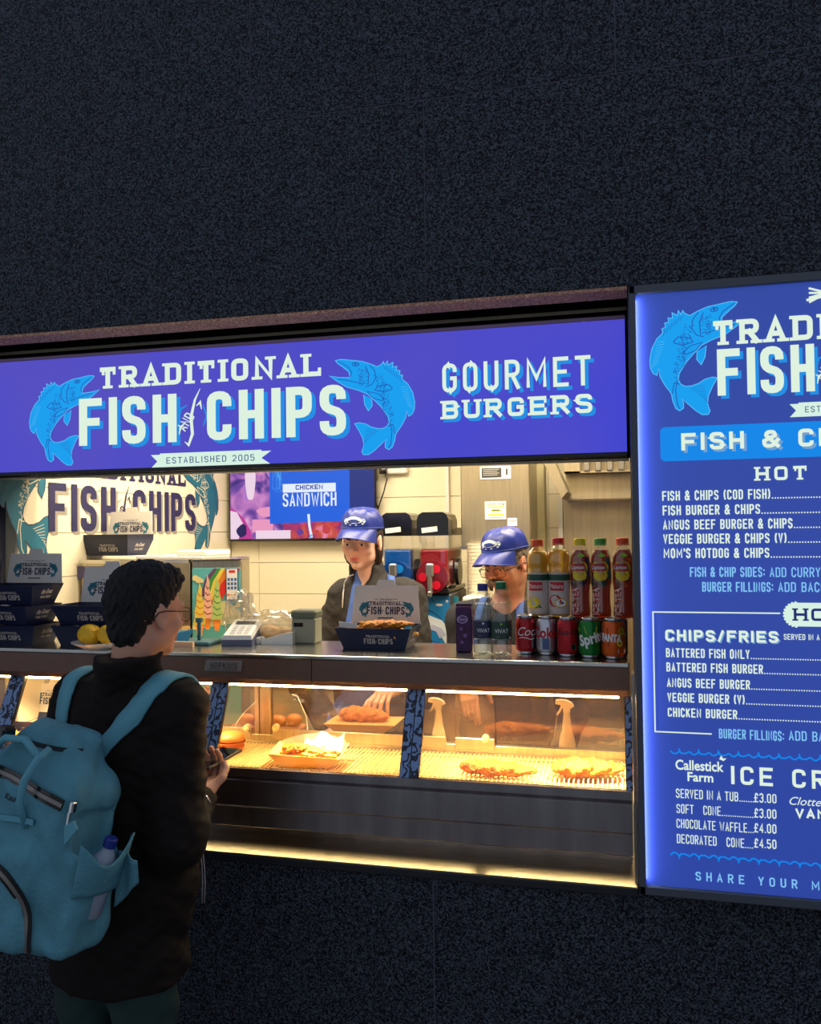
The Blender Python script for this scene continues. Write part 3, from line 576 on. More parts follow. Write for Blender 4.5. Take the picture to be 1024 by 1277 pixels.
# ------------------------------------------------------------ fish and chips cartons
cart = dict(ink=boxtx, shade=navyi, fish=tealf, fline=navyi, fdark=tealf, ribbon=navyi, rtext=paper_m)
lidp = dict(ink=navyi, shade=greyi, fish=tealf, fline=navyi, fdark=M('teal_dark', (30, 70, 90), .8), ribbon=navyi, rtext=paper_m)
tw, td, bw_, bd_, hh = .122, .078, .100, .056, .066      # half sizes of rim and base
def carton_parts(t, lid=True, lidh=.125, small=False):
    b = B(); th = .0025
    def ring(w, d, z): return [Vector((-w, -d, z)), Vector((w, -d, z)), Vector((w, d, z)), Vector((-w, d, z))]
    o0, o1, i0, i1 = ring(bw_, bd_, 0), ring(tw, td, hh), ring(bw_-th, bd_-th, .003), ring(tw-th, td-th, hh)
    cut = [(-tw+.012, hh), (tw-.012, hh)]
    for i in range(4):
        j = (i+1) % 4; b.hull8([o0[i], o0[j], i0[j], i0[i], o1[i], o1[j], i1[j], i1[i]])
    b.box(-bw_+.001, bw_-.001, -bd_+.001, bd_-.001, 0, .003)
    tray = b.done('tray', navy_box, t)
    P = Print(); P.add(LOGOT, 0, 0, .092); P.it = [i for i in P.it if True]
    sl = math.atan2(td-bd_, hh); up = Vector((0, -math.sin(sl), math.cos(sl)))
    P.build('tray_print', plane(Vector((-.030, -bd_, 0))+up*.018, (1, 0, 0), up), cart, tray, eps=.0003, base=2)
    P = Print(); P.bfont('the Great', 0, .024, .016, 'ink', 1, x1=.052, shear=.35, bold=.02); P.text('FISH FIRST', .002, .008, .008, 'ink', 1, x1=.052, t=.3)
    sl2 = math.atan2(tw-bw_, hh); up2 = Vector((math.sin(sl2), 0, math.cos(sl2)))
    P.build('end_print', plane(Vector((bw_, -.026, 0))+up2*.014, (0, 1, 0), up2), cart, tray, eps=.0003, base=2)
    if lid:
        a = rad(6); b = B(); pts = [(-tw+.006, 0), (tw-.006, 0), (tw-.016, lidh), (.032, lidh), (.026, lidh+.018), (-.026, lidh+.018), (-.032, lidh), (-tw+.016, lidh)]
        b.prism(pts, 0, .0015); me_rot = Matrix.Translation((0, td-.002, hh-.002)) @ Matrix.Rotation(-a, 4, 'X')
        bmesh.ops.transform(b.bm, matrix=me_rot, verts=b.bm.verts); lo = b.done('lid', paper_m, t)
        P = Print(); P.add(LOGOB, 0, 0, .128)
        P.build('lid_print', (lambda pl: (lambda u, v, d: me_rot @ Vector((u-.064, -d, v+.030))))(0), lidp, lo, eps=.0003, base=2)
def carton(label, loc, rz, group=None, lid=True, lidh=.125, name='food_carton'):
    t = thing(name, label, 'food box', loc, rz, group); carton_parts(t, lid, lidh); return t
gL, gC = 'stacked fish and chips boxes on the counter', 'stacked fish and chips boxes on the counter'
y0 = .20
c0 = carton('closed navy food box at the bottom of the left-hand stack of three', (-2.0, y0, ZC), 0, gL, lid=False)
def cc(src, label, loc, rz): c = copytree(src, label=label); c.location = loc; c.rotation_euler = (0, 0, rz); return c
cc(c0, 'navy food box turned sideways in the middle of the left-hand stack', (-2.0, y0, ZC+.0665), rad(-10))
cL = carton('open navy food box with white lid up on top of the left-hand stack', (-1.998, y0, ZC+.133), rad(-2), gL, lidh=.105)
c1 = cc(c0, 'navy food box under another one behind the plate of lemons', (-1.705, y0+.02, ZC), rad(1))
carton('open navy food box with raised white lid behind the head of the customer', (-1.705, y0+.02, ZC+.0665), rad(1), gL, lidh=.125)
cg = carton('open navy food box piled with battered fish and chips in the counter centre', (-.742, .290, ZC), rad(0), 'filled food boxes', lidh=.125)
cu = carton('dark open food box standing on top of the steel cabinet by the wall decal', (PY(142, 690, .72).x, .74, 1.702), rad(-8), 'boxes on the cabinet', lidh=.115)
for j in range(3):      # more trays nested in it
    q = [o for o in cu.children if o.name.startswith('tray')][0].copy(); COL.objects.link(q); q.parent = cu; q.location = (0, 0, .006*(j+1)); q.name = 'nested_tray'

# ------------------------------------------------------------ fried food
rnd = random.Random(11)
batter = M('golden_batter', (232, 148, 26), .5, noise=1, rgb2=(186, 92, 8), nscale=45, bump=.8, bscale=160, sss=.15)
chipm = M('chip', (240, 190, 80), .5, noise=1, rgb2=(205, 135, 40), nscale=60, bump=.3, bscale=120)
def blobfish(L, w, h, seed, n=40):
    b = B(); r = random.Random(seed); V = []
    def f(u, v):
        t = u*2-1; prof = max(1-abs(t)**2.4, 0)**.5*(1-.25*t)+.02; a = v*2*math.pi; k = 1+.10*math.sin(9*u*6+seed)*math.sin(5*a+seed)+.12*math.sin(23*u+3*math.sin(a*2)+seed)+r.uniform(-.05, .05)
        return Vector((t*L/2, w/2*prof*math.cos(a)*k+.012*math.sin(3*u+seed), max(h/2*prof*math.sin(a)*k+h*.45, 0)))
    b.grid(f, n, 22); bmesh.ops.remove_doubles(b.bm, verts=b.bm.verts, dist=.0008)
    return b
def fishthing(label, loc, rz, L=.24, w=.07, h=.036, seed=1, group=None, rot=None):
    t = blobfish(L, w, h, seed).done('battered_fish', batter, smooth=True); t.location = loc; t.rotation_euler = rot or (0, 0, rz); return tag(t, label, 'fish', group)
ZR = 1.0665
p = PZ(620, 962, 1.08); fishthing('long golden battered fish lying on the rack left of the brighter one', (p.x, p.y+.02, ZR), rad(3), .235, .075, .040, 2, 'battered fish')
p = PZ(733, 964, 1.08); fishthing('pale golden battered fish under the heat lamp at the right end of the rack', (p.x, p.y+.03, ZR), rad(-2), .21, .085, .046, 5, 'battered fish')
def chips(name, label, center, rx, ry, n, hz, seed=3, cat='chips', mound=.03, parent=None):
    b = B(); r = random.Random(seed)
    for i in range(n):
        a = r.uniform(0, 6.28); q = math.sqrt(r.random()); x, y = rx*q*math.cos(a), ry*q*math.sin(a); L = r.uniform(.04, .075); z = hz+mound*(1-q*q)*r.uniform(.5, 1)
        R_ = Matrix.Rotation(r.uniform(-.9, .9), 3, 'Z') @ Matrix.Rotation(r.uniform(-.35, .35), 3, 'Y') @ Matrix.Rotation(r.uniform(0, 1), 3, 'X')
        b.box(x-L/2, x+L/2, y-.005, y+.005, z-.005, z+.005, bev=.0015, rot=R_)
    o = b.done(name, chipm, parent, kind='stuff'); o.location = center
    return tag(o, label, cat) if not parent else o
chips('chips', 'golden chips heaped in the open navy box before the server in the jacket', (-.742, .290, ZC+.030), .105, .055, 110, .012, 3, mound=.038)
fishthing('battered fish fillet laid over the chips in the open navy box', (-.700, .250, ZC+.062), rad(2), .17, .05, .026, 7, 'battered fish', rot=(0, rad(-3), rad(2)))
# ice blue greaseproof wrap hanging over the box corner
b = B(); b.grid(lambda u, v: Vector((-.742+.03+.095*u, .315-.068-.010*math.sin(v*3)+.04*v*0, ZC+.064+.012*math.sin(u*8)-.02*v)), 12, 3)
b = B(); r = random.Random(2)
b.quad((-.655, .246, ZC+.069), (-.632, .225, ZC+.050), (-.620, .237, ZC+.071), (-.640, .237, ZC+.078))
tag(b.done('wrapping_paper', M('aqua_paper', (110, 190, 205), .6)), 'scrap of aqua greaseproof paper sticking out of the filled box', 'paper')
b = B(); b.prism([(-.855, ZC+.066), (-.80, ZC+.062), (-.80, ZC+.078), (-.858, ZC+.084)], .237, .239); tag(b.done('wooden_fork', paper_m), 'white wooden chip fork stuck in the left of the filled box', 'fork')
# paper boat with chips in the case
p = PZ(379, 952, 1.08)
bt = thing('card_boat', 'open card food boat holding chips and paper on the warming rack', 'food box', (p.x, p.y+.045, ZR), rad(4))
card = M('lit_card', (226, 172, 96), .7)
b = B(); th = .002
o0 = [Vector(v) for v in ((-.075, -.045, 0), (.075, -.045, 0), (.075, .05, 0), (-.075, .05, 0))]; o1 = [Vector(v) for v in ((-.118, -.052, .040), (.112, -.062, .034), (.112, .07, .05), (-.118, .07, .05))]
cen = Vector((0, 0, .02))
for i in range(4):
    j = (i+1) % 4; s = .96; b.hull8([o0[i], o0[j], o0[j]*s, o0[i]*s, o1[i], o1[j], Vector((o1[j].x*s, o1[j].y*s, o1[j].z)), Vector((o1[i].x*s, o1[i].y*s, o1[i].z))])
b.box(-.075, .075, -.045, .05, 0, .002); b.done('tray', card, bt)
b = B(); b.grid(lambda u, v: Vector((-.10+.2*u, .05-.015*math.sin(u*5), .02+.065*v*(.6+.4*math.sin(u*3.1)))), 14, 4); b.grid(lambda u, v: Vector((-.02+.12*u, .0+.05*v, .035+.045*v+.01*math.sin(u*9+v*4))), 14, 6); b.done('paper_liner', paper_m, bt, smooth=True)
chips('chips', 'thick chips lying in the card boat inside the case', (p.x, p.y+.040, ZR+.012), .085, .04, 45, .014, 8, mound=.03)
fishthing('battered fish fillet half wrapped in paper in the card boat', (p.x-.03, p.y+.04, ZR+.035), rad(25), .11, .05, .03, 9, 'battered fish')
# held tray behind the rear glass
p = PY(452, 908, .53)
bt2 = thing('serving_tray', 'shallow paper tray held behind the rear glass below the server in the jacket', 'tray', (p.x, .55, p.z-.01))
b = B(); b.hull8([Vector((-.09, -.05, 0)), Vector((.08, -.05, 0)), Vector((.08, .05, 0)), Vector((-.09, .05, 0)), Vector((-.125, -.07, .03)), Vector((.13, -.07, .035)), Vector((.13, .07, .035)), Vector((-.125, .07, .03))]); b.done('tray', card, bt2)
b = B(); b.box(-.06, .06, -.03, .03, 1.0505-bt2.location.z, -.001, bev=.004); b.done('stand', steel, bt2)
fishthing('battered fish piled on the tray held behind the rear glass', (p.x, .55, p.z+.018), rad(-4), .19, .09, .05, 13, 'battered fish')
# left bays: lidded cartons, burgers, buns
for i, x in enumerate((-2.02, -1.765)):
    c = cc(cL, ['lamp-lit open food box at the far left end inside the case', 'lamp-lit open food box with fish emblem behind the left post'][i], (x+.005, .335, ZR+.005), 0); c['group'] = 'food boxes inside the case'
bun = M('burger_bun', (212, 130, 60), .5, noise=.3, nscale=8); patty = M('patty', (170, 84, 36), .8, bump=.8)
def burger(loc, label):
    t = thing('burger', label, 'burger', loc, 0, 'burgers in the case')
    b = B(); b.lathe([(.001, .030), (.040, .030), (.047, .036), (.044, .048), (.030, .058), (.012, .062), (.001, .062)], 20, cap=False); b.done('bun_top', bun, t, smooth=True)
    b = B(); b.lathe([(.001, 0), (.040, 0), (.045, .006), (.042, .014), (.001, .014)], 20, cap=False); b.done('bun_base', bun, t, smooth=True)
    b = B(); b.lathe([(.001, .014)]+[(.046+.004*math.sin(k*5), .014+.004*k) for k in range(5)]+[(.001, .030)], 20, cap=False); b.done('filling', patty, t, smooth=True); return t
bg1 = burger((-1.955, .16, ZR), 'burger in a glossy bun at the far left of the case')
def cb(loc, label): c = copytree(bg1, label=label); c.location = loc; return c
cb((-2.06, .20, ZR), 'burger at the left end of the case behind the front one'); cb((-1.35, .15, ZR), 'burger in the bay just left of the post beside the customer'); cb((-1.26, .30, ZR), 'burger behind another beside the patterned post')
fishthing('battered fish on the rack in the leftmost bay of the case', (-2.0, .085, ZR), 0, .16, .05, .025, 21, 'battered fish')
fishthing('piece of battered fish on the rack hidden partly by the phone', (-1.33, .075, ZR), rad(10), .13, .06, .045, 22, 'battered fish')
bn = thing('bun_tray', 'tray of orange-brown bread rolls behind the rear glass', 'tray', (-1.22, .53, 1.05))
b = B(); b.box(-.14, .12, -.028, .05, 0, .05, bev=.005); b.done('tray', M('tray_wood', (190, 120, 70), .6), bn)
for i in range(4):
    o = B().ball((0, 0, 0), .032, 2, (1, .9, .7)).done('bread_roll', bun, smooth=True); o.location = (-1.31+.06*i, .535, 1.115+.006*(i % 2)); tag(o, ['leftmost bread roll of the four in the tray behind the rear glass', 'second bread roll from the left in the tray behind the rear glass', 'third bread roll from the left in the tray behind the rear glass', 'rightmost bread roll of the four in the tray behind the rear glass'][i], 'bread', 'bread rolls in the tray')
# ledge behind the case, carrying trays and sprays
b = B(); b.box(CX0, CX1, .50, .58, 1.03, 1.05); b.box(CX0, CX1, .57, .58, .21, 1.03); tag(b.done('work_ledge', steel), 'steel work ledge behind the display case', 'ledge')
def spray(px_, py_, label, y=.51):
    top = PY(px_, py_, y); h = top.z-1.05
    t = thing('spray_bottle', label, 'spray bottle', (top.x, y+.02, 1.05), rad(0), 'spray bottles behind the rear glass'); s = h/.27; m = M('spray_white', (238, 222, 180), .4)
    b = B(); pr = [(.036, 0), (.040, .01), (.040, .05), (.034, .085), (.024, .12), (.019, .17), (.015, .195), (.015, .205)]; b.lathe([(r*s, z*s) for r, z in pr], 24, sy=.7); b.done('bottle', m, t, smooth=True)
    b = B(); b.prism([(-.016*s, .205*s), (.017*s, .205*s), (.016*s, .222*s), (.036*s, .236*s), (.026*s, .252*s), (0, .264*s), (-.03*s, .266*s), (-.052*s, .262*s), (-.054*s, .246*s), (-.018*s, .240*s)], -.011, .011); b.done('spray_head', m, t)
    b = B(); b.prism([(-.026*s, .243*s), (-.014*s, .238*s), (-.030*s, .205*s), (-.044*s, .188*s), (-.050*s, .194*s), (-.036*s, .215*s)], -.006, .006); b.done('trigger', m, t)
spray(706, 873, 'white trigger spray bottle at the right behind the rear glass')
spray(545, 871, 'white trigger spray bottle beside the middle post behind the rear glass')
b = B(); p = PY(577, 893, .5)

# ------------------------------------------------------------ drinks
alu = M('can_aluminium', (200, 200, 204), .25, 1)
def can(px_, py_, r, color, label, art=None, metal=.35, h=.113, name='drink_can'):
    p = PZ(px_, py_, ZC); t = thing(name, label, 'can', (p.x, p.y+r*.8, ZC), math.atan2(-p.x, -(p.y+2.28))*-1*0+0, 'drink cans in the front row on the counter')
    b = B(); b.lathe([(r*.72, 0), (r*.80, .002), (r*.86, .008)], 28); b.lathe([(r*.84, h-.010), (r*.78, h-.003), (r*.80, h), (r*.74, h), (r*.72, h-.004)], 28); b.done('rim', alu, t, smooth=True)
    m = M('can_'+label.split()[0]+'_'+label.split()[1], color, .28, metal); b = B(); b.lathe([(r*.86, .008), (r*.97, .014), (r, .020), (r, h-.024), (r*.97, h-.018), (r*.84, h-.009)], 32, cap=False); body = b.done('body', m, t, smooth=True)
    if art:
        P = Print(); art(P, r, h); va = math.atan2(-(p.x), p.y+2.28)     # the printed face is turned to the street
        P.build('printed_artwork', roundm(r, va*1.0), dict(w=M('print_white', (235, 235, 232), .4), r=M('print_red', (190, 16, 30), .4), k=M('print_black', (20, 16, 20), .4), y=M('print_yellow', (236, 214, 40), .4), g=M('print_green', (18, 110, 48), .4), lg=M('print_lime', (150, 200, 50), .4), s=alu, n=M('print_navy', (30, 36, 96), .4), o=M('print_orange', (226, 96, 14), .4), b=M('print_blue', (70, 90, 130), .4)), body, eps=.0003, base=1)
    return t
def wrapbg(P, r, z0, z1, u0, u1, col, lay=0, n=14):
    for i in range(n): a = u0+(u1-u0)*i/n; c = u0+(u1-u0)*(i+1)/n; P.it.append(([(a, z0), (c, z0), (c, z1), (a, z1)], [(0, 1, 2, 3)], col, lay))
def a_coke(P, r, h): P.bfont('Coca', -.026, .055, .026, 'w', 2, x1=.040, shear=.35); P.line([(-.02+.005*i, .047+.003*math.sin(i*.6)) for i in range(11)], .002, 'w', 2); wrapbg(P, r, .018, .052, .020, .034, 's', 1, 4); P.rect(-.028, .022, .01, .0235, 'w', 2)
def a_diet(P, r, h): P.bfont('Coke', -.044, .052, .030, 'r', 3, x1=.034, bold=.03); wrapbg(P, r, .018, .050, -.012, .008, 'b', 1, 5)
def a_zero(P, r, h): P.bfont('Coca-Cola', -.034, .064, .016, 'k', 2, x1=.040, shear=.3, bold=.02); P.rect(.010, .020, .026, .038, 's', 1); P.rect(.012, .022, .024, .036, 'k', 2)
def a_sprite(P, r, h): P.poly([(-.016, h-.024), (.022, h-.024), (.018, .07), (.002, .062), (-.010, .07)], 'y', 1); P.bfont('Sprite', -.028, .034, .030, 'w', 3, x1=.052, rot=rad(14), bold=.04); P.poly([(-.046, h-.03), (-.03, h-.024), (-.034, .07)], 'lg', 1)
def a_fanta(P, r, h): P.disc(.024, .078, .010, 'lg', 1); P.disc(.018, .045, .009, 'y', 1); P.poly([(-.04, .04), (-.012, .036), (-.016, .088), (-.04, .094)], 'n', 1); P.bfont('FANTA', -.036, .052, .020, 'w', 3, x1=.022, rot=rad(-3), bold=.05); P.rect(.012, .018, .038, .028, 'w', 2); P.bfont('FA', .036, .062, .012, 'w', 3)
can(654.5, 816, .029, (168, 14, 26), 'red cola can with white script, first of the five cans', a_coke)
can(681, 817.5, .029, (196, 198, 204), 'silver diet cola can with red lettering beside the red one', a_diet, .9)
can(707.5, 819.5, .0295, (176, 12, 24), 'crimson cola can with black script in the middle of the row', a_zero)
can(735.5, 821, .031, (16, 120, 44), 'green lemonade can with white slanted lettering', a_sprite)
can(765.5, 822.5, .0325, (222, 92, 16), 'orange soda can at the right end of the row', a_fanta)
# riser
b = B(); b.box(PY(655, 770, .28).x-.01, XR-.012, .232, .345, ZC, ZC+.100, bev=.003); tag(b.done('bottle_riser', M('riser_dark', (50, 26, 22), .5)), 'dark low shelf raising the back row of bottles behind the cans', 'shelf')
pet = glass('clear_pet', (.90, .93, .93), .10, power=2.2)
def bottle(x, y, z, s, label, liquid, cap, prof, fill, sleeve=None, group='soft drink bottles on the riser', art=None, capr=.0155):
    t = thing('drink_bottle', label, 'bottle', (x, y, z), 0, group)
    H = prof[-1][1]*s
    b = B(); b.lathe([(r*s, zz*s) for r, zz in prof], 28); b.done('bottle_wall', pet, t, smooth=True)
    if liquid:
        lp = [(r*s*.93, max(zz*s, .003)) for r, zz in prof if zz*s < fill*H]; b = B(); b.lathe(lp, 24); b.done('liquid', liquid, t, smooth=True)
    b = B(); b.lathe([(capr, H-.002), (capr, H+.012), (capr*.92, H+.0145)], 24); b.lathe([(capr*1.04, H-.006), (capr*1.04, H-.003)], 24); b.done('cap', cap, t, smooth=False)
    if sleeve:
        z0, z1, m = sleeve; pf = [(r*s, zz*s) for r, zz in prof]; zs = [z0+(z1-z0)*i/8 for i in range(9)]
        rr_ = lambda q: np.interp(q, [a[1] for a in pf], [a[0] for a in pf])+.0006
        b = B(); b.lathe([(rr_(q), q) for q in zs], 28, cap=False); lb = b.done('label_sleeve', m, t, smooth=True)
        if art:
            P, cols = art(); va = math.atan2(-x, y+2.28); o = P.build('label_artwork', lambda u, v, d: ((rr_(v)+d)*math.sin(va+u/.03), -(rr_(v)+d)*math.cos(va+u/.03), v), cols, lb, eps=.0004)
    return t
def liq(name, c, d=.5):
    m = glass(name, tuple(c), .04, dirt=0); 
    if d:
        t = m.node_tree; out = [n for n in t.nodes if n.type == 'OUTPUT_MATERIAL'][0]; last = out.inputs[0].links[0].from_node; mx = t.nodes.new('ShaderNodeMixShader'); mx.inputs[0].default_value = d
        df = t.nodes.new('ShaderNodeBsdfPrincipled'); df.inputs['Base Color'].default_value = (*c, 1); df.inputs['Roughness'].default_value = .3
        t.links.new(last.outputs[0], mx.inputs[1]); t.links.new(df.outputs[0], mx.inputs[2]); t.links.new(mx.outputs[0], out.inputs[0])
    return m
orange = M('orange_juice_fill', (250, 176, 8), .4, sss=.5); apple = liq('apple_juice', (.85, .62, .10), .25); tea = liq('ice_tea', (.55, .13, .05), .35); water = liq('water', (.93, .96, .97), .02)
pr_j = [(.026, 0), (.030, .004), (.031, .02), (.031, .135), (.029, .142), (.031, .150), (.033, .165), (.032, .180), (.026, .195), (.016, .203), (.0145, .215)]
pr_l = [(.024, 0), (.029, .004), (.030, .02), (.0275, .05), (.028, .08), (.031, .11), (.031, .165), (.029, .185), (.022, .205), (.0145, .215), (.0145, .225)]
pr_w = [(.024, 0), (.030, .005), (.031, .02), (.029, .04), (.031, .055), (.031, .105), (.027, .120), (.031, .135), (.031, .155), (.026, .172), (.015, .188), (.0135, .200)]
PRC = lambda: dict(r=M('print_red'), w=M('print_white'), y=M('print_yellow'), g=M('print_green'), k=M('print_black'), n=M('print_navy'), o=M('print_orange'), dg=M('print_deep_green', (30, 74, 52), .5), gold=M('print_gold', (232, 190, 40), .5), lg=M('print_lime', (150, 200, 50), .4), pk=M('print_pink', (222, 70, 60), .5), teal=M('print_teal', (16, 96, 90), .5))
def art_j(kind):
    def f():
        P = Print(); wrapbg(P, .03, .112, .130, -.05, .05, 'dg', 1); wrapbg(P, .03, .082, .108, -.026, .012, 'r', 2, 6); P.bfont('Natura', -.024, .089, .014, 'w', 3, x1=.010)
        if kind == 0: P.disc(-.014, .045, .020, 'gold', 2); P.disc(-.014, .045, .014, 'y', 3); P.poly([(-.01, .03), (.01, .03), (.004, .04)], 'g', 3)
        else: P.disc(-.012, .052, .018, 'r', 2); P.disc(.004, .046, .018, 'gold', 3, sy=.8); P.disc(.004, .046, .014, 'w', 4, sy=.8); P.disc(.008, .046, .003, 'k', 5)
        return P, PRC()
    return f
def art_l(c2, c3):
    def f():
        P = Print(); P.disc(-.004, .150, .026, 'gold', 1, 20, .8); P.disc(-.002, .128, .020, 'y', 2, 20, .8); P.disc(.004, .122, .012, 'gold', 3, 20, .7)
        P.poly([(.014, .18), (.028, .178), (.034, .12), (.010, .095), (-.034, .095), (-.034, .112), (.0, .112), (.018, .13)], c2, 1); P.poly([(-.01, .185), (.002, .195), (.016, .185), (.002, .18)], 'lg', 3)
        wrapbg(P, .03, .141, .161, -.028, .012, 'r', 4, 6); P.bfont('Lipton', -.026, .146, .012, 'w', 5, x1=.010, bold=.02)
        P.bfont('ICE TEA', -.006, .012, .020, 'w', 5, x1=.074, rot=rad(90), bold=.03); P.bfont('ICE TEA', -.005, .012, .018, c3, 6, x1=.073, rot=rad(90)); return P, PRC()
    return f
capr_ = {n: M('cap_'+n, c, .35) for n, c in dict(orange=(236, 84, 30), red=(214, 24, 28), yellow=(238, 212, 30), green=(70, 160, 60), blue=(26, 44, 130), dgreen=(20, 110, 72)).items()}
zr = ZC+.100
juice_l = M('juice_label', (206, 190, 180), .4)
bottle(PY(670.5, 740, .27).x, .285, zr, 1.02, 'orange juice bottle with orange cap, leftmost in the back row', orange, capr_['orange'], pr_j, .93, (.012, .135, juice_l), art=art_j(0), capr=.0175)
bottle(PY(697, 740, .27).x, .285, zr, 1.04, 'apple juice bottle with red cap in the back row', apple, capr_['red'], pr_j, .93, (.012, .135, juice_l), art=art_j(1), capr=.0175)
clearl = glass('clear_label', (.9, .8, .7), .08)
bottle(PY(724, 740, .27).x, .28, zr, .985, 'iced tea bottle with yellow cap in the back row', tea, capr_['yellow'], pr_l, .93, (.10, .165, clearl), art=art_l('n', 'r'), capr=.018)
bottle(PY(750, 740, .27).x, .275, zr, .985, 'iced tea bottle with green cap in the back row', tea, capr_['green'], pr_l, .93, (.10, .165, clearl), art=art_l('teal', 'pk'), capr=.018)
bottle(PY(777.5, 740, .27).x, .27, zr, .985, 'iced tea bottle with orange cap at the right end of the back row', tea, capr_['orange'], pr_l, .93, (.10, .165, clearl), art=art_l('o', 'o'), capr=.018)
def art_w(c):
    def f():
        P = Print(); P.bfont('VIVAT', -.018, .066, .012, 'w', 2, x1=.020); P.poly([(-.03, .048), (-.01, .056), (.01, .048), (.03, .055), (.03, .050), (-.03, .044)], 'w', 2); P.disc(0, .092, .003, 'lg' if c else 'w', 2); return P, PRC()
    return f
p = PZ(601, 817, ZC); bottle(p.x, p.y+.03, ZC, .96, 'clear water bottle with navy cap and navy label', water, capr_['blue'], pr_w, .80, (.048, .098, M('label_navy', (34, 38, 74), .4)), 'water bottles on the counter', art_w(0))
p = PZ(624, 818, ZC); bottle(p.x, p.y+.028, ZC, .99, 'clear water bottle with green cap and green label', water, capr_['dgreen'], pr_w, .80, (.048, .098, M('label_green', (40, 66, 54), .4)), 'water bottles on the counter', art_w(1))
p = PZ(572, 814, ZC)
rb = thing('juice_carton', 'purple blackcurrant juice carton at the left end of the drinks', 'carton', (p.x+.012, p.y+.035, ZC), rad(6))
b = B(); b.box(-.024, .024, -.022, .022, 0, .135, bev=.003); jc = b.done('carton_body', M('purple_foil', (66, 26, 78), .3, .3, noise=.5, nscale=40), rb)
b = B(); b.box(-.024, .024, -.002, .002, .134, .143); b.done('top_fold', M('purple_foil'), rb); b = B(); b.cyl((.0245, .006, .02), (.0245, .002, .11), .0022, n=8); b.done('straw', M('straw_foil', (190, 150, 190), .3, .4), rb)
P = Print(); P.disc(-.004, .098, .016, 'w', 1, 18, .75); P.disc(-.004, .098, .014, 'p', 2, 18, .72); P.bfont('Ribena', -.016, .094, .010, 'w', 3, x1=.008); P.disc(-.008, .07, .005, 'w2', 1); P.disc(.004, .05, .006, 'w2', 1); P.disc(-.006, .03, .005, 'w2', 1)
P.build('carton_print', plane((0, -.0222, 0), (1, 0, 0), (0, 0, 1)), dict(w=M('print_lilac', (200, 180, 210), .4), p=M('print_violet', (90, 40, 110), .4), w2=M('print_mauve', (120, 80, 140), .5)), jc)

# ------------------------------------------------------------ counter clutter
p = PZ(119, 802, ZC); lx, ly = p.x, .095
pl = B(); pl.lathe([(.001, .0), (.045, 0), (.05, .004), (.082, .020), (.084, .023), (.080, .022), (.048, .008), (.001, .007)], 32, cap=False); o = pl.done('plate', M('porcelain', (226, 224, 222), .2), smooth=True); o.location = (PY(118, 800, ly).x, ly+.02, ZC); tag(o, 'white china plate with two lemons on the counter', 'plate')
lemon = M('lemon_skin', (240, 186, 22), .45, noise=.15, nscale=10, bump=.5, bscale=150)
for px_, lab, a_ in ((107, 'yellow lemon on the left of the white plate', .3), (131, 'yellow lemon on the right of the white plate', -.2)):
    b = B(); b.lathe([(.001, -.042), (.008, -.038), (.018, -.034), (.030, -.020), (.034, 0), (.030, .020), (.018, .033), (.008, .037), (.001, .040)], 20, cap=False); o = b.done('lemon', lemon, smooth=True)
    o.rotation_euler = (rad(90), 0, rad(70)+a_); o.location = (PY(px_, 787, ly).x, ly+.02, ZC+.044); tag(o, lab, 'lemon', 'lemons on the plate')
p = PZ(293, 806, ZC); cr_ = thing('card_reader', 'white card payment terminal with grey base on the counter', 'card reader', (p.x, p.y+.06, ZC), rad(8))
b = B(); b.prism([(-.052, 0), (.052, 0), (.052, .012), (-.052, .024)], -.052, .052, 'x'); 
b = B(); q0 = [(-.055, -.05, 0), (.046, -.05, 0), (.046, .06, 0), (-.055, .06, 0)]; q1 = [(-.056, -.052, .020), (.046, -.052, .020), (.046, .062, .058), (-.050, .062, .058)]
b.hull8([Vector(v) for v in q0+q1]); b.done('base', M('reader_grey', (94, 100, 124), .5), cr_)
b = B(); q1b = [(-.056, -.053, .020), (.046, -.053, .020), (.046, .063, .058), (-.050, .063, .058)]; q2 = [(-.050, -.050, .034), (.042, -.050, .034), (.042, .060, .074), (-.044, .060, .074)]; b.hull8([Vector(v) for v in q1b+q2]); b.done('casing', white_m, cr_)
Pp = Print(); Pp.rect(.014, .078, .080, .103, 'k', 1); 
for i in range(3):
    for j in range(4): Pp.rrect(.014+.023*i, .010+.016*j, .031+.023*i, .021+.016*j, .003, 'g', 1, 2)
Pp.build('keypad', plane((-.047, -.050, .0342), (1, 0, 0), (0, .110, .040)) if False else plane((-.047, -.050, .0342), (1, 0, 0), Vector((0, .110, .040)).normalized()), dict(k=dgrey, g=M('key_grey', (196, 194, 188), .6)), cr_)
b = B(); b.cyl((.060, .0, .012), (.060, .05, .012), .012, n=14); b.box(.046, .06, -.01, .05, 0, .022, bev=.003); b.done('paper_roll', white_m, cr_)
p0, p1 = PY(366, 803, .34), PY(392, 762, .34); bp_ = thing('receipt_printer', 'grey green receipt box with dark lid beside the server in the jacket', 'printer', ((p0.x+p1.x)/2, .352, ZC))
b = B(); b.box(-.037, .045, -.03, .04, 0, .082, bev=.004); b.done('casing', M('printer_green', (150, 150, 128), .5), bp_); b = B(); b.box(-.040, .048, -.033, .043, .082, .108, bev=.006); b.done('lid', M('printer_lid', (104, 110, 88), .4), bp_); b = B(); b.box(-.028, .004, -.0315, -.030, .055, .068); b.done('paper_slot', blackp, bp_)
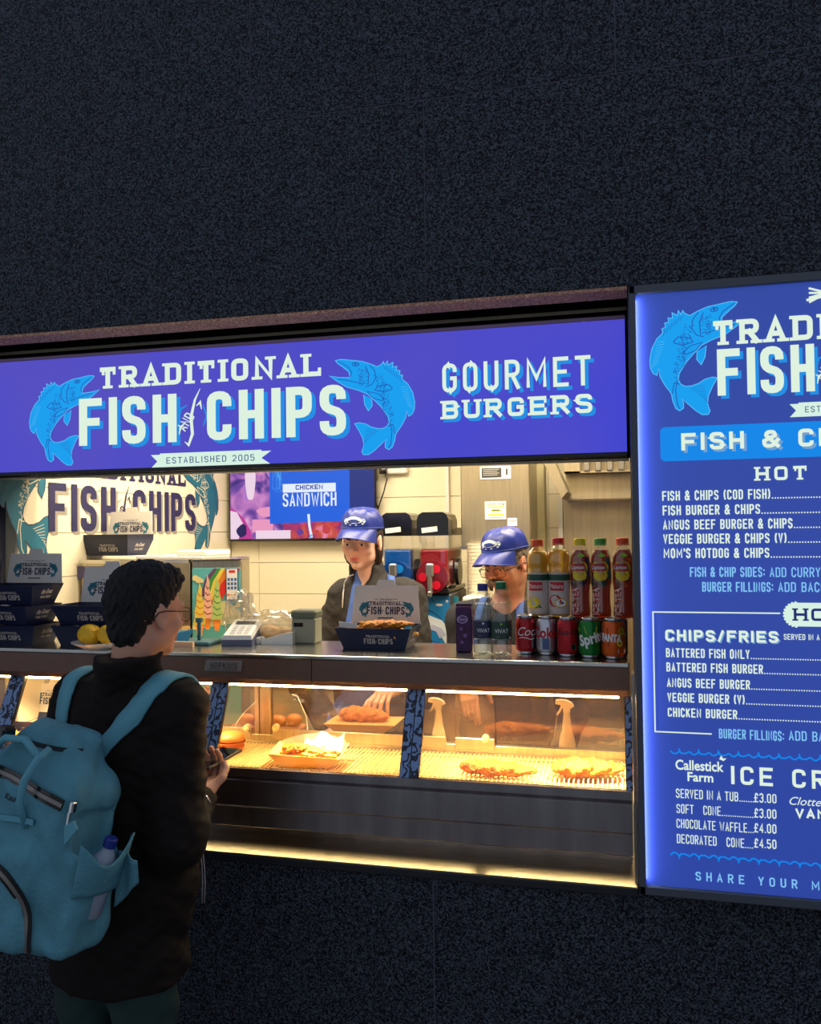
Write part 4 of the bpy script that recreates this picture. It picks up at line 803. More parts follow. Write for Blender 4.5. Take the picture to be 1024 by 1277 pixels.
# bread in plastic bags
p = PY(335, 800, .34)
for i, (dx, dz, sc) in enumerate(((-.06, .03, 1.), (.0, .035, 1.1), (.055, .03, 1.))):
    o = B().ball((0, 0, 0), .032, 2, (1.2, .9, .75)).done('bread_bun', M('bun_pale', (226, 180, 110), .6, noise=.2, nscale=12), smooth=True); o.location = (p.x+dx, .345, ZC+dz-.004); o.scale = (sc,)*3; tag(o, ['left pale bun in the plastic bread bag', 'middle pale bun in the plastic bread bag', 'right pale bun in the plastic bread bag'][i], 'bread', 'buns in the plastic bag')
film = glass('cling_film', (.95, .93, .88), .16, dirt=.10, dcol=(240, 230, 200), rough=.12, power=1.2)
b = B(); b.ball((0, 0, 0), .1, 4)
from mathutils import noise as mnoise
for v in b.bm.verts:
    q = v.co*22; n_ = abs(mnoise.noise(q))+.5*abs(mnoise.noise(q*2.3)); v.co = Vector((v.co.x*1.15, v.co.y*.45, max(v.co.z*.52, -.038)))*(1+.32*n_)
b = b; o = b.done('bread_bag', film, smooth=False); o.location = (p.x+.004, .362, ZC+.046); tag(o, 'crumpled clear plastic bread bag behind the card reader', 'bag')
b = B(); b.ball((0, 0, 0), .1, 4)
for v in b.bm.verts:
    q = v.co*20+Vector((5, 3, 1)); n_ = abs(mnoise.noise(q))+.5*abs(mnoise.noise(q*2.3)); v.co = Vector((v.co.x*.5, v.co.y*.35, max(v.co.z*.85, -.07)))*(1+.35*n_)
o = b.done('plastic_bag', film); o.location = (PY(305, 775, .37).x-.02, .376, ZC+.075); tag(o, 'upright crinkled clear plastic bag beside the ice cream machine', 'bag')
p = PZ(344, 804, ZC); b = B(); b.prism([(-.055, 0), (.052, 0), (.052, .040), (.02, .034), (-.055, .014)], -.03, .03); o = b.done('paper_tray', white_m); o.location = (p.x, p.y+.035, ZC); o.rotation_euler = (0, 0, rad(4)); tag(o, 'white slanted paper tray on the counter right of the card reader', 'tray')
a = PZ(195, 806, ZC); c = PZ(272, 806, ZC)
b = B(); b.box(-.12, .10, -.05, .05, 0, .012, bev=.003); b.box(.035, .045, -.004, .004, .012, .07); b.box(.03, .05, -.006, .006, .07, .085); ct = b.done('card_holder', M('holder_teal', (60, 110, 120), .5)); ct.location = (PY(233, 800, .26).x, .27, ZC); tag(ct, 'small teal leaflet tray with upright clip on the counter', 'holder')
b = B(); b.quad(Vector((-.11, -.055, .012)), Vector((.03, -.055, .012)), Vector((.03, -.02, .048)), Vector((-.11, .0, .034))); o = b.done('leaflet', M('leaflet_blue', (28, 120, 156), .5)); o.location = ct.location+Vector((0, 0, .002)); tag(o, 'blue leaflet leaning in the small teal tray', 'leaflet')
b = B(); b.box(-.11, .06, -.012, 0, 0, .016); o = b.done('price_strip', M('strip_peach', (226, 180, 140), .6)); o.location = (ct.location.x, .20, ZC); tag(o, 'narrow peach card strip in front of the teal tray', 'card')
# ------------------------------------------------------------ kitchen behind
def rest(o, par): o.data.transform(Matrix.Translation(-par.location)); return o
tv = thing('television', 'wall-mounted flat screen advertising a chicken sandwich', 'television', (-1.64, 1.95, 1.75))
b = B(); b.box(-2.058, -1.222, 1.93, 1.965, 1.742, 2.215, bev=.004); b.box(-1.75, -1.53, 1.965, RY1, 1.85, 2.1); b.done('housing', blackp, tv, world=True)
tvc = {n: EM('tv_'+n, c) for n, c in dict(purple=(96, 60, 150), mauve=(176, 120, 200), pink=(232, 150, 190), red=(196, 60, 70), orange=(214, 96, 40), dark=(40, 30, 90), blue=(20, 96, 222), dblue=(28, 50, 130), white=(226, 236, 250), cyan=(70, 170, 240), magenta=(190, 60, 150), pale=(236, 210, 230), deep=(24, 60, 170)).items()}
P = Print(); X0, X1, Z0, Z1 = -2.048, -1.232, 1.755, 2.205
for nm_, cols_, sc_ in (('soft', ((40, 34, 110), (110, 70, 160), (190, 120, 190), (236, 180, 216)), 7.), ('softred', ((110, 40, 130), (176, 52, 96), (206, 84, 52), (226, 130, 170)), 11.)):
    m_ = EM('tv_'+nm_, (100, 60, 150)); t_ = m_.node_tree; tx = t_.nodes.new('ShaderNodeTexCoord'); n_ = t_.nodes.new('ShaderNodeTexNoise'); n_.inputs['Scale'].default_value = sc_; n_.inputs['Detail'].default_value = 1.5; n_.inputs['Distortion'].default_value = 1.2
    rr = t_.nodes.new('ShaderNodeValToRGB'); e_ = rr.color_ramp.elements; e_[0].position = .30; e_[0].color = (*lin(cols_[0]), 1); e_[1].position = .72; e_[1].color = (*lin(cols_[3]), 1)
    for p_, c_ in ((.45, cols_[1]), (.58, cols_[2])): q_ = e_.new(p_); q_.color = (*lin(c_), 1)
    t_.links.new(tx.outputs['Object'], n_.inputs['Vector']); t_.links.new(n_.outputs['Fac'], rr.inputs[0]); t_.links.new(rr.outputs[0], t_.nodes['Principled BSDF'].inputs['Emission Color']); tvc[nm_] = m_
P.rect(X0, Z0, X1, Z1, 'soft', 0)
P.rect(-1.74, Z0, X1, 1.90, 'softred', 4)
r = random.Random(5)
def blob(x, z, rx, rz, c, l, n=18, rot=0):
    ph = r.uniform(0, 6); P.poly([(x+rx*math.cos(a)*(1+.14*math.sin(3*a+ph)), z+rz*math.sin(a)*(1+.14*math.cos(2*a+ph))) for a in [2*math.pi*i/n for i in range(n)]], c, l)
for k in range(5): blob(r.uniform(X0+.05, -1.62), r.uniform(1.86, Z1-.04), r.uniform(.015, .045), r.uniform(.03, .06), r.choice(['mauve', 'purple', 'pink', 'magenta', 'mauve', 'dblue', 'red']), 1+k % 3)
blob(-1.93, 2.06, .03, .11, 'pale', 4); P.poly([(X0, Z0), (-1.92, Z0), (-1.93, 1.80), (-1.97, 1.87), (X0, 1.93)], 'magenta', 5); P.poly([(X0, Z0), (-2.0, Z0), (-1.975, 1.84), (-2.01, 1.90), (X0, 1.91)], 'pale', 6); blob(-1.98, 1.80, .03, .035, 'dark', 7)
P.rect(-1.92, 1.79, -1.80, 1.86, 'pink', 5); P.rect(-1.90, Z0, -1.70, 1.80, 'pale', 5); blob(-1.83, 1.90, .06, .03, 'pink', 5)
for k in range(6): 
    x = r.uniform(-1.72, X1-.03); blob(x, r.uniform(Z0+.02, 1.86), r.uniform(.012, .035), r.uniform(.01, .03), r.choice(['red', 'orange', 'red', 'magenta', 'pink', 'purple']) if x < -1.42 else r.choice(['magenta', 'purple', 'red', 'purple']), 5+k % 4)
a = PY(337, 651, 1.93); c = PY(436, 590, 1.93)
P.rect(c.x, 1.88, X1, Z1, 'dblue', 8); P.poly([(a.x, a.z-.01), (c.x, a.z+.0), (c.x, Z1), (a.x, Z1)], 'blue', 9)
for k in range(24): P.line([(a.x+r.uniform(.005, .07), r.uniform(2.0, Z1-.01)), (a.x+r.uniform(.01, .08), r.uniform(2.0, Z1-.01))], .0015, 'cyan', 10)
a = PY(353, 614, 1.93); c = PY(419, 602, 1.93); P.rect(a.x, a.z-.002, c.x, c.z, 'white', 10); d = PY(369, 611, 1.93); e = PY(403, 611, 1.93); P.text('CHICKEN', d.x, d.z, .026, 'deep', 11, x1=e.x, t=.36, gap=.2)
d = PY(353, 632, 1.93); e = PY(420, 630, 1.93); P.text('SANDWICH', d.x, d.z, .072, 'white', 11, x1=e.x, t=.3, gap=.25)
d = PY(386, 641, 1.93); P.line([(d.x-.004, d.z), (d.x, d.z-.06), (d.x+.012, Z0+.004)], .014, 'white', 10); P.line([(d.x+.012, Z0+.02), (d.x+.0, Z0)], .008, 'cyan', 11)
rest(P.build('screen_picture', FR(1.93), tvc, tv, eps=.0003), tv)
b = B(); d = PY(493, 583, 1.99); b.box(d.x-.07, d.x+.07, 1.965, RY1, d.z-.035, d.z+.04, bev=.006); sk = tag(b.done('power_socket', white_m), 'white double wall socket above the slush machine', 'socket')
b = B(); q = PY(478, 590, 1.95); b.box(q.x-.02, q.x+.02, 1.935, 1.965, q.z-.005, q.z+.03, bev=.003); b.tube([(q.x+.01, 1.95, q.z), (q.x+.02, 1.95, q.z-.03), (q.x, 1.955, q.z-.1), (q.x-.04, 1.96, q.z-.2), (q.x-.02, 1.96, q.z-.40)], .004, 6); tag(b.done('power_cable', blackp, smooth=True), 'black plug and cable hanging from the white wall socket', 'cable')
b = B(); q = PY(558, 620, 1.985); b.box(q.x-.010, q.x+.010, 1.980, RY1, 1.2, 2.6, bev=.003); tag(b.done('cable_conduit', white_m), 'white vertical cable conduit on the tiled wall', 'conduit')
# back table carrying machines
b = B(); b.box(-1.15, -.36, 1.30, 1.95, 1.14, 1.18, bev=.004); 
for x in (-1.12, -.40):
    for y in (1.34, 1.9): b.box(x-.02, x+.02, y-.02, y+.02, RZ0, 1.14)
tag(b.done('back_table', steel), 'steel worktable against the tiled back wall', 'table')
# slush machine: two bowls
sm_ = thing('slush_machine', 'twin bowl slush machine with blue and red drinks behind the server in the jacket', 'slush machine', (-.87, 1.45, 1.18))
sky = M('slush_sky', (34, 136, 206), .4)
b = B(); b.box(-1.04, -.70, 1.28, 1.72, 1.18, 1.235, bev=.008); part('base', blackp, b, sm_)
b = B(); b.box(-1.03, -.715, 1.34, 1.72, 1.235, 1.515, bev=.012); part('cabinet', M('machine_body', (60, 62, 66), .4), b, sm_)
b = B(); b.box(-1.026, -.872, 1.334, 1.342, 1.24, 1.50); b.box(-.868, -.722, 1.334, 1.342, 1.24, 1.50); fp = part('front_panel', sky, b, sm_)
sc = dict(w=M('print_cloud', (232, 240, 246), .5), s=M('print_shadecloud', (196, 200, 226), .5), k=M('print_line', (22, 30, 52), .5), p=M('print_skin', (226, 160, 110), .5), b=M('print_midblue', (30, 110, 190), .5))
P = Print()
for ox in (-.868, -1.026):      # snow-capped swirl artwork
    P.disc(ox+.02, 1.475, .014, 'w', 1, 12, .4); P.disc(ox+.10, 1.462, .016, 'w', 1, 12, .35); P.disc(ox+.135, 1.478, .006, 'w', 1, 8)
    for i in range(9): P.disc(ox+.03+.008*i, 1.49-.011*(i % 3), .0018, 'w', 1, 6)
    P.poly([(ox+.004, 1.42), (ox+.03, 1.425), (ox+.07, 1.41), (ox+.11, 1.395), (ox+.140, 1.36), (ox+.13, 1.33), (ox+.10, 1.315), (ox+.085, 1.345), (ox+.05, 1.36), (ox+.02, 1.35), (ox+.012, 1.38)], 'w', 2)
    P.poly([(ox+.03, 1.36), (ox+.07, 1.375), (ox+.11, 1.36), (ox+.13, 1.33), (ox+.10, 1.315), (ox+.085, 1.345), (ox+.05, 1.358)], 's', 3)
    P.line([(ox+.004, 1.43), (ox+.03, 1.445), (ox+.075, 1.43), (ox+.11, 1.40)], .0022, 'k', 4); P.poly([(ox+.05, 1.31), (ox+.10, 1.30), (ox+.135, 1.245), (ox+.06, 1.245)], 'b', 3); P.line([(ox+.095, 1.27), (ox+.115, 1.28), (ox+.130, 1.262)], .007, 'w', 4)
    P.poly([(ox+.11, 1.32), (ox+.144, 1.34), (ox+.144, 1.26)], 'w', 2)
rest(P.build('panel_artwork', FR(1.334), sc, fp), sm_)
bowlg = glass('bowl_acrylic', (.94, .93, .92), .14, power=1.4)
for x, nm, c, dk in ((-.790, 'red', (150, 16, 36), (110, 10, 30)), (-.955, 'blue', (10, 96, 190), (8, 60, 130))):
    bl = M('slush_'+nm, c, .25, coat=.4)
    b = B(); b.box(x-.066, x+.066, 1.325, 1.66, 1.535, 1.79, bev=.012, seg=2); bo = part('bowl', bowlg, b, sm_)
    b = B(); b.box(x-.061, x+.061, 1.332, 1.655, 1.54, 1.705, bev=.01, seg=2); part('slush', bl, b, sm_)
    b = B(); b.prism([(x-.071, 1.765), (x+.071, 1.765), (x+.071, 1.835), (x+.062, 1.858), (x+.045, 1.868), (x-.045, 1.868), (x-.062, 1.858), (x-.071, 1.835)], 1.315, 1.52); b.prism([(x-.071, 1.765), (x+.071, 1.765), (x+.071, 1.80), (x-.071, 1.80)], 1.52, 1.67); part('lid', blackp, b, sm_, )
    b = B(); b.cyl((x, 1.325, 1.585), (x, 1.288, 1.585), .073, .070, 30); part('dispense_disc', M('slush_disc_'+nm, dk, .15, coat=.8), b, sm_)
    b = B(); b.cyl((x+.070, 1.50, 1.60), (x+.086, 1.50, 1.60), .06, n=24); b.prism([(1.29, 1.53), (1.70, 1.50), (1.70, 1.56), (1.5, 1.54)], x-.07, x+.07, 'x') if False else b.box(x-.074, x+.074, 1.30, 1.70, 1.515, 1.535, bev=.004); part('drip_collar', blackp, b, sm_)
    b = B()
    for a in (60, 180, 300): b.cyl((x+.040*math.cos(rad(a)), 1.287, 1.585+.040*math.sin(rad(a))), (x+.040*math.cos(rad(a)), 1.284, 1.585+.040*math.sin(rad(a))), .019, n=14)
    part('disc_window', M('slush_win_'+nm, (206, 20, 50) if nm == 'red' else (24, 130, 216), .2), b, sm_)
    b = B(); b.box(x-.022, x+.012, 1.262, 1.286, 1.585, 1.645, bev=.006); b.cyl((x-.005, 1.272, 1.60), (x-.005, 1.272, 1.515), .011, n=14); b.box(x-.013, x+.004, 1.255, 1.28, 1.500, 1.525, bev=.003); part('tap', M('tap_grey', (130, 126, 124), .25, .5), b, sm_)
    b = B(); b.box(x-.048, x+.022, 1.311, 1.316, 1.780, 1.802, rot=Matrix.Rotation(rad(-6), 3, 'Y')); st = part('sticker', white_m, b, sm_)
# steel wall cabinet
wc = thing('wall_cabinet', 'brushed steel wall cabinet with white notices above the server in glasses', 'cabinet', (-.54, 1.75, 1.708))
b = B(); b.box(-.697, -.384, 1.5, RY1, 1.708, 2.45, bev=.004); part('cabinet_body', steelw, b, wc)
b = B(); b.box(-.700, -.381, 1.490, 1.50, 1.700, 1.716); part('bottom_edge', steel, b, wc)
def notice(x0, y0_, x1, y1_, Y, lines, parent, label=None):
    a = PY(x0, y1_, Y); c = PY(x1, y0_, Y); b = B(); b.box(a.x, c.x, Y-.002, Y, a.z, c.z, bev=.0005); o = part('notice', white_m, b, parent)
    P = Print()
    for (u0, v0, u1, v1, col) in lines: P.rect(a.x+(c.x-a.x)*u0, a.z+(c.z-a.z)*v0, a.x+(c.x-a.x)*u1, a.z+(c.z-a.z)*v1, col, 1)
    return o, P, a, c
nc = dict(k=M('notice_ink', (60, 58, 54), .7), y=M('notice_yellow', (226, 222, 60), .7), g=M('notice_grey', (150, 146, 138), .7), w=paper_m)
o, P, a, c = notice(599, 581, 637, 598, 1.498, [(.05, .12, .70, .88, 'k'), (.84, .3, .90, .8, 'k')]+[(.10, .72-.14*i, .62-.06*(i % 2), .78-.14*i, 'g') for i in range(4)], wc)
rest(P.build('notice_print', FR(1.496), nc, o), wc)
o, P, a, c = notice(605, 625, 631, 648, 1.498, [(.10, .66, .92, .72, 'y'), (.3, .42, .75, .58, 'y'), (.35, .47, .70, .53, 'k'), (.15, .22, .9, .30, 'y'), (.2, .1, .85, .14, 'g')], wc)
P.bfont('catering', a.x+.006, a.z+.82*(c.z-a.z), .010, 'k', 2, x1=c.x-.006); rest(P.build('notice_print', FR(1.496), nc, o), wc)
o, P, a, c = notice(633, 646, 645, 656, 1.498, [(.1, .6, .9, .7, 'g')], wc); rest(P.build('notice_print', FR(1.496), nc, o), wc)
# cups, dispenser, microwave-like unit between slush and man
cupst = M('paper_cup', (236, 228, 200), .6)
for i, (px_, top, lab) in enumerate(((594, 676, 'tall stack of cream paper cups left of the server in glasses'), (613, 690, 'shorter stack of cream paper cups behind the server in glasses'))):
    yq = 1.485+.095*i; q = PY(px_, 700, yq); zt_ = PY(px_, top, yq).z; t = thing('cup_stack', lab, 'cups', (q.x, yq, 1.18), 0, 'paper cup stacks on the back table'); n = int((zt_-1.18)/.016)
    for k_ in range(n):
        b = B(); b.lathe([(.040, 0), (.042, .014), (.0435, .0145), (.0435, .0158)], 20); o = b.done('cup', cupst, t); o.location = (0, 0, .016*k_)
        if k_: old = o.data; o.data = first_cup; bpy.data.meshes.remove(old)
        else: first_cup = o.data
b = B(); b.box(-.655, -.46, 1.64, 1.93, 1.18, 1.64, bev=.01); o = b.done('hand_dryer', M('cream_plastic'), smooth=False); tag(o, 'cream plastic dispenser on the table under the steel cabinet', 'dispenser')
b = B(); a = PY(573, 790, 1.25); b.box(-.66, -.58, 1.305, 1.425, 1.18, 1.50, bev=.006); mo = tag(b.done('white_unit', white_m), 'small white appliance beside the slush machine', 'appliance'); mo.name = 'small_appliance'
b = B(); b.cyl((-.690, 1.315, 1.18), (-.690, 1.315, 1.50), .012, n=14); tag(b.done('syrup_tube', M('teal_plastic', (20, 110, 130), .3)), 'teal plastic tube standing beside the slush machine', 'tube')
# column, white strip, hood, steel splashback
b = B(); b.box(-.384, -.350, 1.86, RY1, RZ0, RZ1); tag(b.done('trim_3', M('trim_khaki', (170, 160, 120), .6)), kind='structure')
b = B(); q = PY(699, 650, 1.96); b.box(q.x-.010, q.x+.012, 1.95, RY1, RZ0, 1.95); tag(b.done('trim_4', white_m), kind='structure')
b = B(); b.box(q.x+.016, RX1-.005, 1.955, RY1-.001, .9, 1.95); tag(b.done('splashback', steelw), 'brushed steel splashback panel behind the drinks', 'splashback')
hd = thing('extractor_hood', 'steel extractor hood with grease filters above the splashback', 'hood', (.3, 1.6, 1.93))
a = PY(706, 621, 1.80); c = PY(676, 577, 1.48)
b = B(); b.box(a.x-.005, RX1-.01, 1.78, 1.83, a.z-.008, a.z+.012); b.box(a.x, RX1-.01, 1.80, 1.95, a.z-.015, a.z-.008); part('lower_rim', steelw, b, hd)
b = B(); b.prism([(a.x, a.z-.012), (a.x+.025, a.z+.018), (c.x+.03, c.z+.05), (c.x-.005, c.z+.02)], 1.50, 1.80); part('side_bar', steelw, b, hd)
z1_ = PY(740, 591, 1.80).z
b = B(); b.box(a.x+.0, RX1-.01, 1.80, 1.82, a.z+.012, z1_); part('back_panel', steelw, b, hd)
b = B(); b.box(a.x+.0, RX1-.01, 1.70, 1.80, z1_, z1_+.008); b.box(a.x, -.17, 1.70, 1.72, z1_, z1_+.35); b.box(a.x, RX1-.01, 1.77, 1.80, z1_, z1_+.4); part('filter_frame', steelw, b, hd)
for i in range(14):
    x = PY(728, 583, 1.70).x+.052*i; b = B(); b.box(x, x+.028, 1.69, 1.72, z1_+.006, z1_+.30, bev=.004); part('baffle', steel, b, hd)
# ice cream machine and steel cabinet beside it
YM = .64
a = PY(238, 704, YM); c = PY(295, 698, YM); zt2 = c.z
im = thing('ice_cream_machine', 'ice cream machine with painted cones and rainbow on its front', 'ice cream machine', ((a.x+c.x)/2, .85, .90))
b = B(); b.box(a.x, c.x, YM, .94, .90, zt2, bev=.006); part('cabinet', steelw, b, im)
b = B(); b.box(a.x+.004, c.x-.004, YM-.006, YM, 1.06, zt2-.032, bev=.001)
icp = part('picture_panel', M('panel_sky', (96, 184, 184), .45), b, im)
ic = dict(t=M('pic_teal', (58, 150, 156), .5), cr=M('pic_cream', (240, 222, 150), .5), ye=M('pic_yellow', (236, 214, 80), .5), or_=M('pic_orange', (226, 132, 34), .5), re=M('pic_red', (214, 44, 30), .5), gn=M('pic_green', (66, 150, 60), .5), pu=M('pic_purple', (110, 60, 110), .5), pk=M('pic_pink', (240, 190, 160), .5), br=M('pic_brown', (150, 60, 40), .5), sand=M('pic_sand', (214, 214, 150), .5), pg=M('pic_palegreen', (180, 210, 120), .5), k=M('pic_navy', (30, 50, 96), .5), w=M('pic_white', (238, 238, 232), .5), bl=M('pic_blue', (60, 110, 170), .5))
P = Print(); W_ = c.x-a.x-.008; x0 = a.x+.004; zb = 1.06; zt3 = zt2-.034
U = lambda px_, py_: ((lambda v: (min(max(v.x, x0), x0+W_), min(max(v.z, zb), zt3)))(PY(px_, py_, YM-.006)))
def crop(x, y): return U(200+x/5.12, 680+y/5.12)
for i, (cc_, wd) in enumerate((('pu', 0), ('gn', 1), ('ye', 2), ('or_', 3), ('re', 4))):
    d = i*22; P.poly([crop(380+d-60 if i < 4 else 440, 125), crop(480, 125) if i > 2 else crop(405+d, 125), crop(300+d+8, 240+d*.6), crop(262+d, 330+d*.7), crop(240+d, 330+d*.8), crop(285+d-12, 210+d*.5)], cc_, 1+i)
P.poly([crop(300, 370), crop(400, 360), crop(485, 440), crop(485, 560), crop(200, 560), crop(200, 500)], 'sand', 1); P.poly([crop(360, 470), crop(400, 380), crop(440, 450)], 'cr', 2); P.poly([crop(430, 410), crop(470, 360), crop(485, 400)], 'cr', 2)
for x_, y_, r_ in ((215, 210, .011), (232, 222, .012), (250, 228, .008)): P.disc(*crop(x_, y_), r_, 'cr', 6)
def cone(cx, tipy, boty, w_, c1, c2):
    P.poly([crop(cx-w_*.32, boty-10), crop(cx+w_*.32, boty-10), crop(cx+w_*.2, boty+70), crop(cx-w_*.2, boty+70)], 'or_', 7)
    n = 6; pts = []
    for j in range(n+1): f = j/n; pts.append(crop(cx-w_/2*f**.7+(3 if j % 2 else -3), tipy+(boty-tipy)*f))
    for j in range(n, -1, -1): f = j/n; pts.append(crop(cx+w_/2*f**.7+(3 if j % 2 else -3), tipy+(boty-tipy)*f))
    P.poly(pts, c1, 8)
    for j in range(2, 7): f = j/7; P.line([crop(cx-w_/2*f**.7+4, tipy+(boty-tipy)*(f-.02)), crop(cx, tipy+(boty-tipy)*(f+.05)), crop(cx+w_/2*f**.7-4, tipy+(boty-tipy)*(f+.02))], .0035, c2, 9)
cone(240, 235, 510, 70, 'ye', 'or_'); cone(285, 185, 470, 62, 'pk', 'br'); cone(340, 205, 480, 66, 'pg', 'gn')
cone(225, 850, 1130, 70, 'ye', 'or_'); cone(285, 830, 1120, 66, 'pk', 'br'); cone(350, 830, 1120, 66, 'pg', 'gn')
P.poly([crop(200, 540), crop(485, 500), crop(485, 620), crop(200, 620)], 't', 6)
rest(P.build('panel_artwork', FR(YM-.006), ic, icp), im)
b = B(); q0, q1 = PY(276, 750, YM-.01), PY(290, 709, YM-.01); b.box(q0.x, q1.x, YM-.014, YM-.005, q0.z, q1.z, bev=.002); kp = part('control_panel', M('pic_navy'), b, im)
P = Print(); w_, h_ = q1.x-q0.x, q1.z-q0.z; P.rect(q0.x+.07*w_, q0.z+.03*h_, q1.x-.07*w_, q1.z-.03*h_, 'w', 0); P.rect(q0.x+.25*w_, q0.z+.85*h_, q0.x+.75*w_, q0.z+.93*h_, 're', 1)
for i in range(3):
    for j in range(3): P.rect(q0.x+w_*(.13+.27*i), q0.z+h_*(.34+.13*j), q0.x+w_*(.33+.27*i), q0.z+h_*(.43+.13*j), 'bl', 1)
    P.disc(q0.x+w_*(.22+.27*i), q0.z+h_*.17, w_*.11, 'or_', 1, 10)
rest(P.build('buttons', FR(YM-.014), ic, kp), im)
b = B(); b.box(a.x+.01, c.x-.01, YM-.05, YM-.006, .98, 1.03, bev=.004); part('drip_tray', steel, b, im)
sc_ = thing('steel_cabinet', 'tall steel cabinet against the decal wall beside the ice cream machine', 'cabinet', (-1.83, .85, RZ0))
b = B(); b.prism([(RX0+.02, YM), (a.x-.003, YM), (a.x-.115, .96), (a.x-.115, 1.12), (RX0+.02, 1.12)], RZ0, zt2-.012, 'z'); part('cabinet_body', steelw, b, sc_)
b = B(); b.prism([(RX0+.015, YM-.012), (a.x-.003, YM-.012), (a.x-.003, YM), (a.x-.112, .96), (a.x-.112, 1.13), (RX0+.015, 1.13)], zt2-.0115, zt2+.002, 'z'); part('top', counter_m, b, sc_)
b = B(); e0, e1 = PY(90, 715, YM), PY(165, 706, YM); b.box(e0.x, e1.x, YM-.003, YM, e0.z-.02, e1.z, bev=.0005); part('label_strip', M('label_purple', (84, 76, 120), .5), b, sc_)
b = B(); b.box(a.x-.001, c.x+.001, YM-.012, .95, zt2-.001, zt2+.002); part('top', counter_m, b, im)
b = B(); b.box(a.x+.01, c.x+.0, .72, .92, RZ0, .90, bev=.004); tag(b.done('machine_stand', steeld), 'dark steel stand under the ice cream machine', 'stand')
p = PY(262, 690, .80); b = B(); b.box(p.x-.27, p.x+.02, .70, .93, zt2+.0025, zt2+.014, bev=.002); b.box(p.x-.10, p.x+.03, .71, .92, zt2+.014, zt2+.034, bev=.004); tag(b.done('paper_pad', paper_m), 'flat stack of white papers lying on the ice cream machine', 'papers')

im_c = Vector((a.x, YM, 0))-im.location; Rz = Matrix.Rotation(rad(19), 3, 'Z'); im.rotation_euler = (0, 0, rad(19)); q_ = Vector((a.x+.002, YM, 0))-Rz @ im_c; im.location = (q_.x, q_.y, im.location.z)
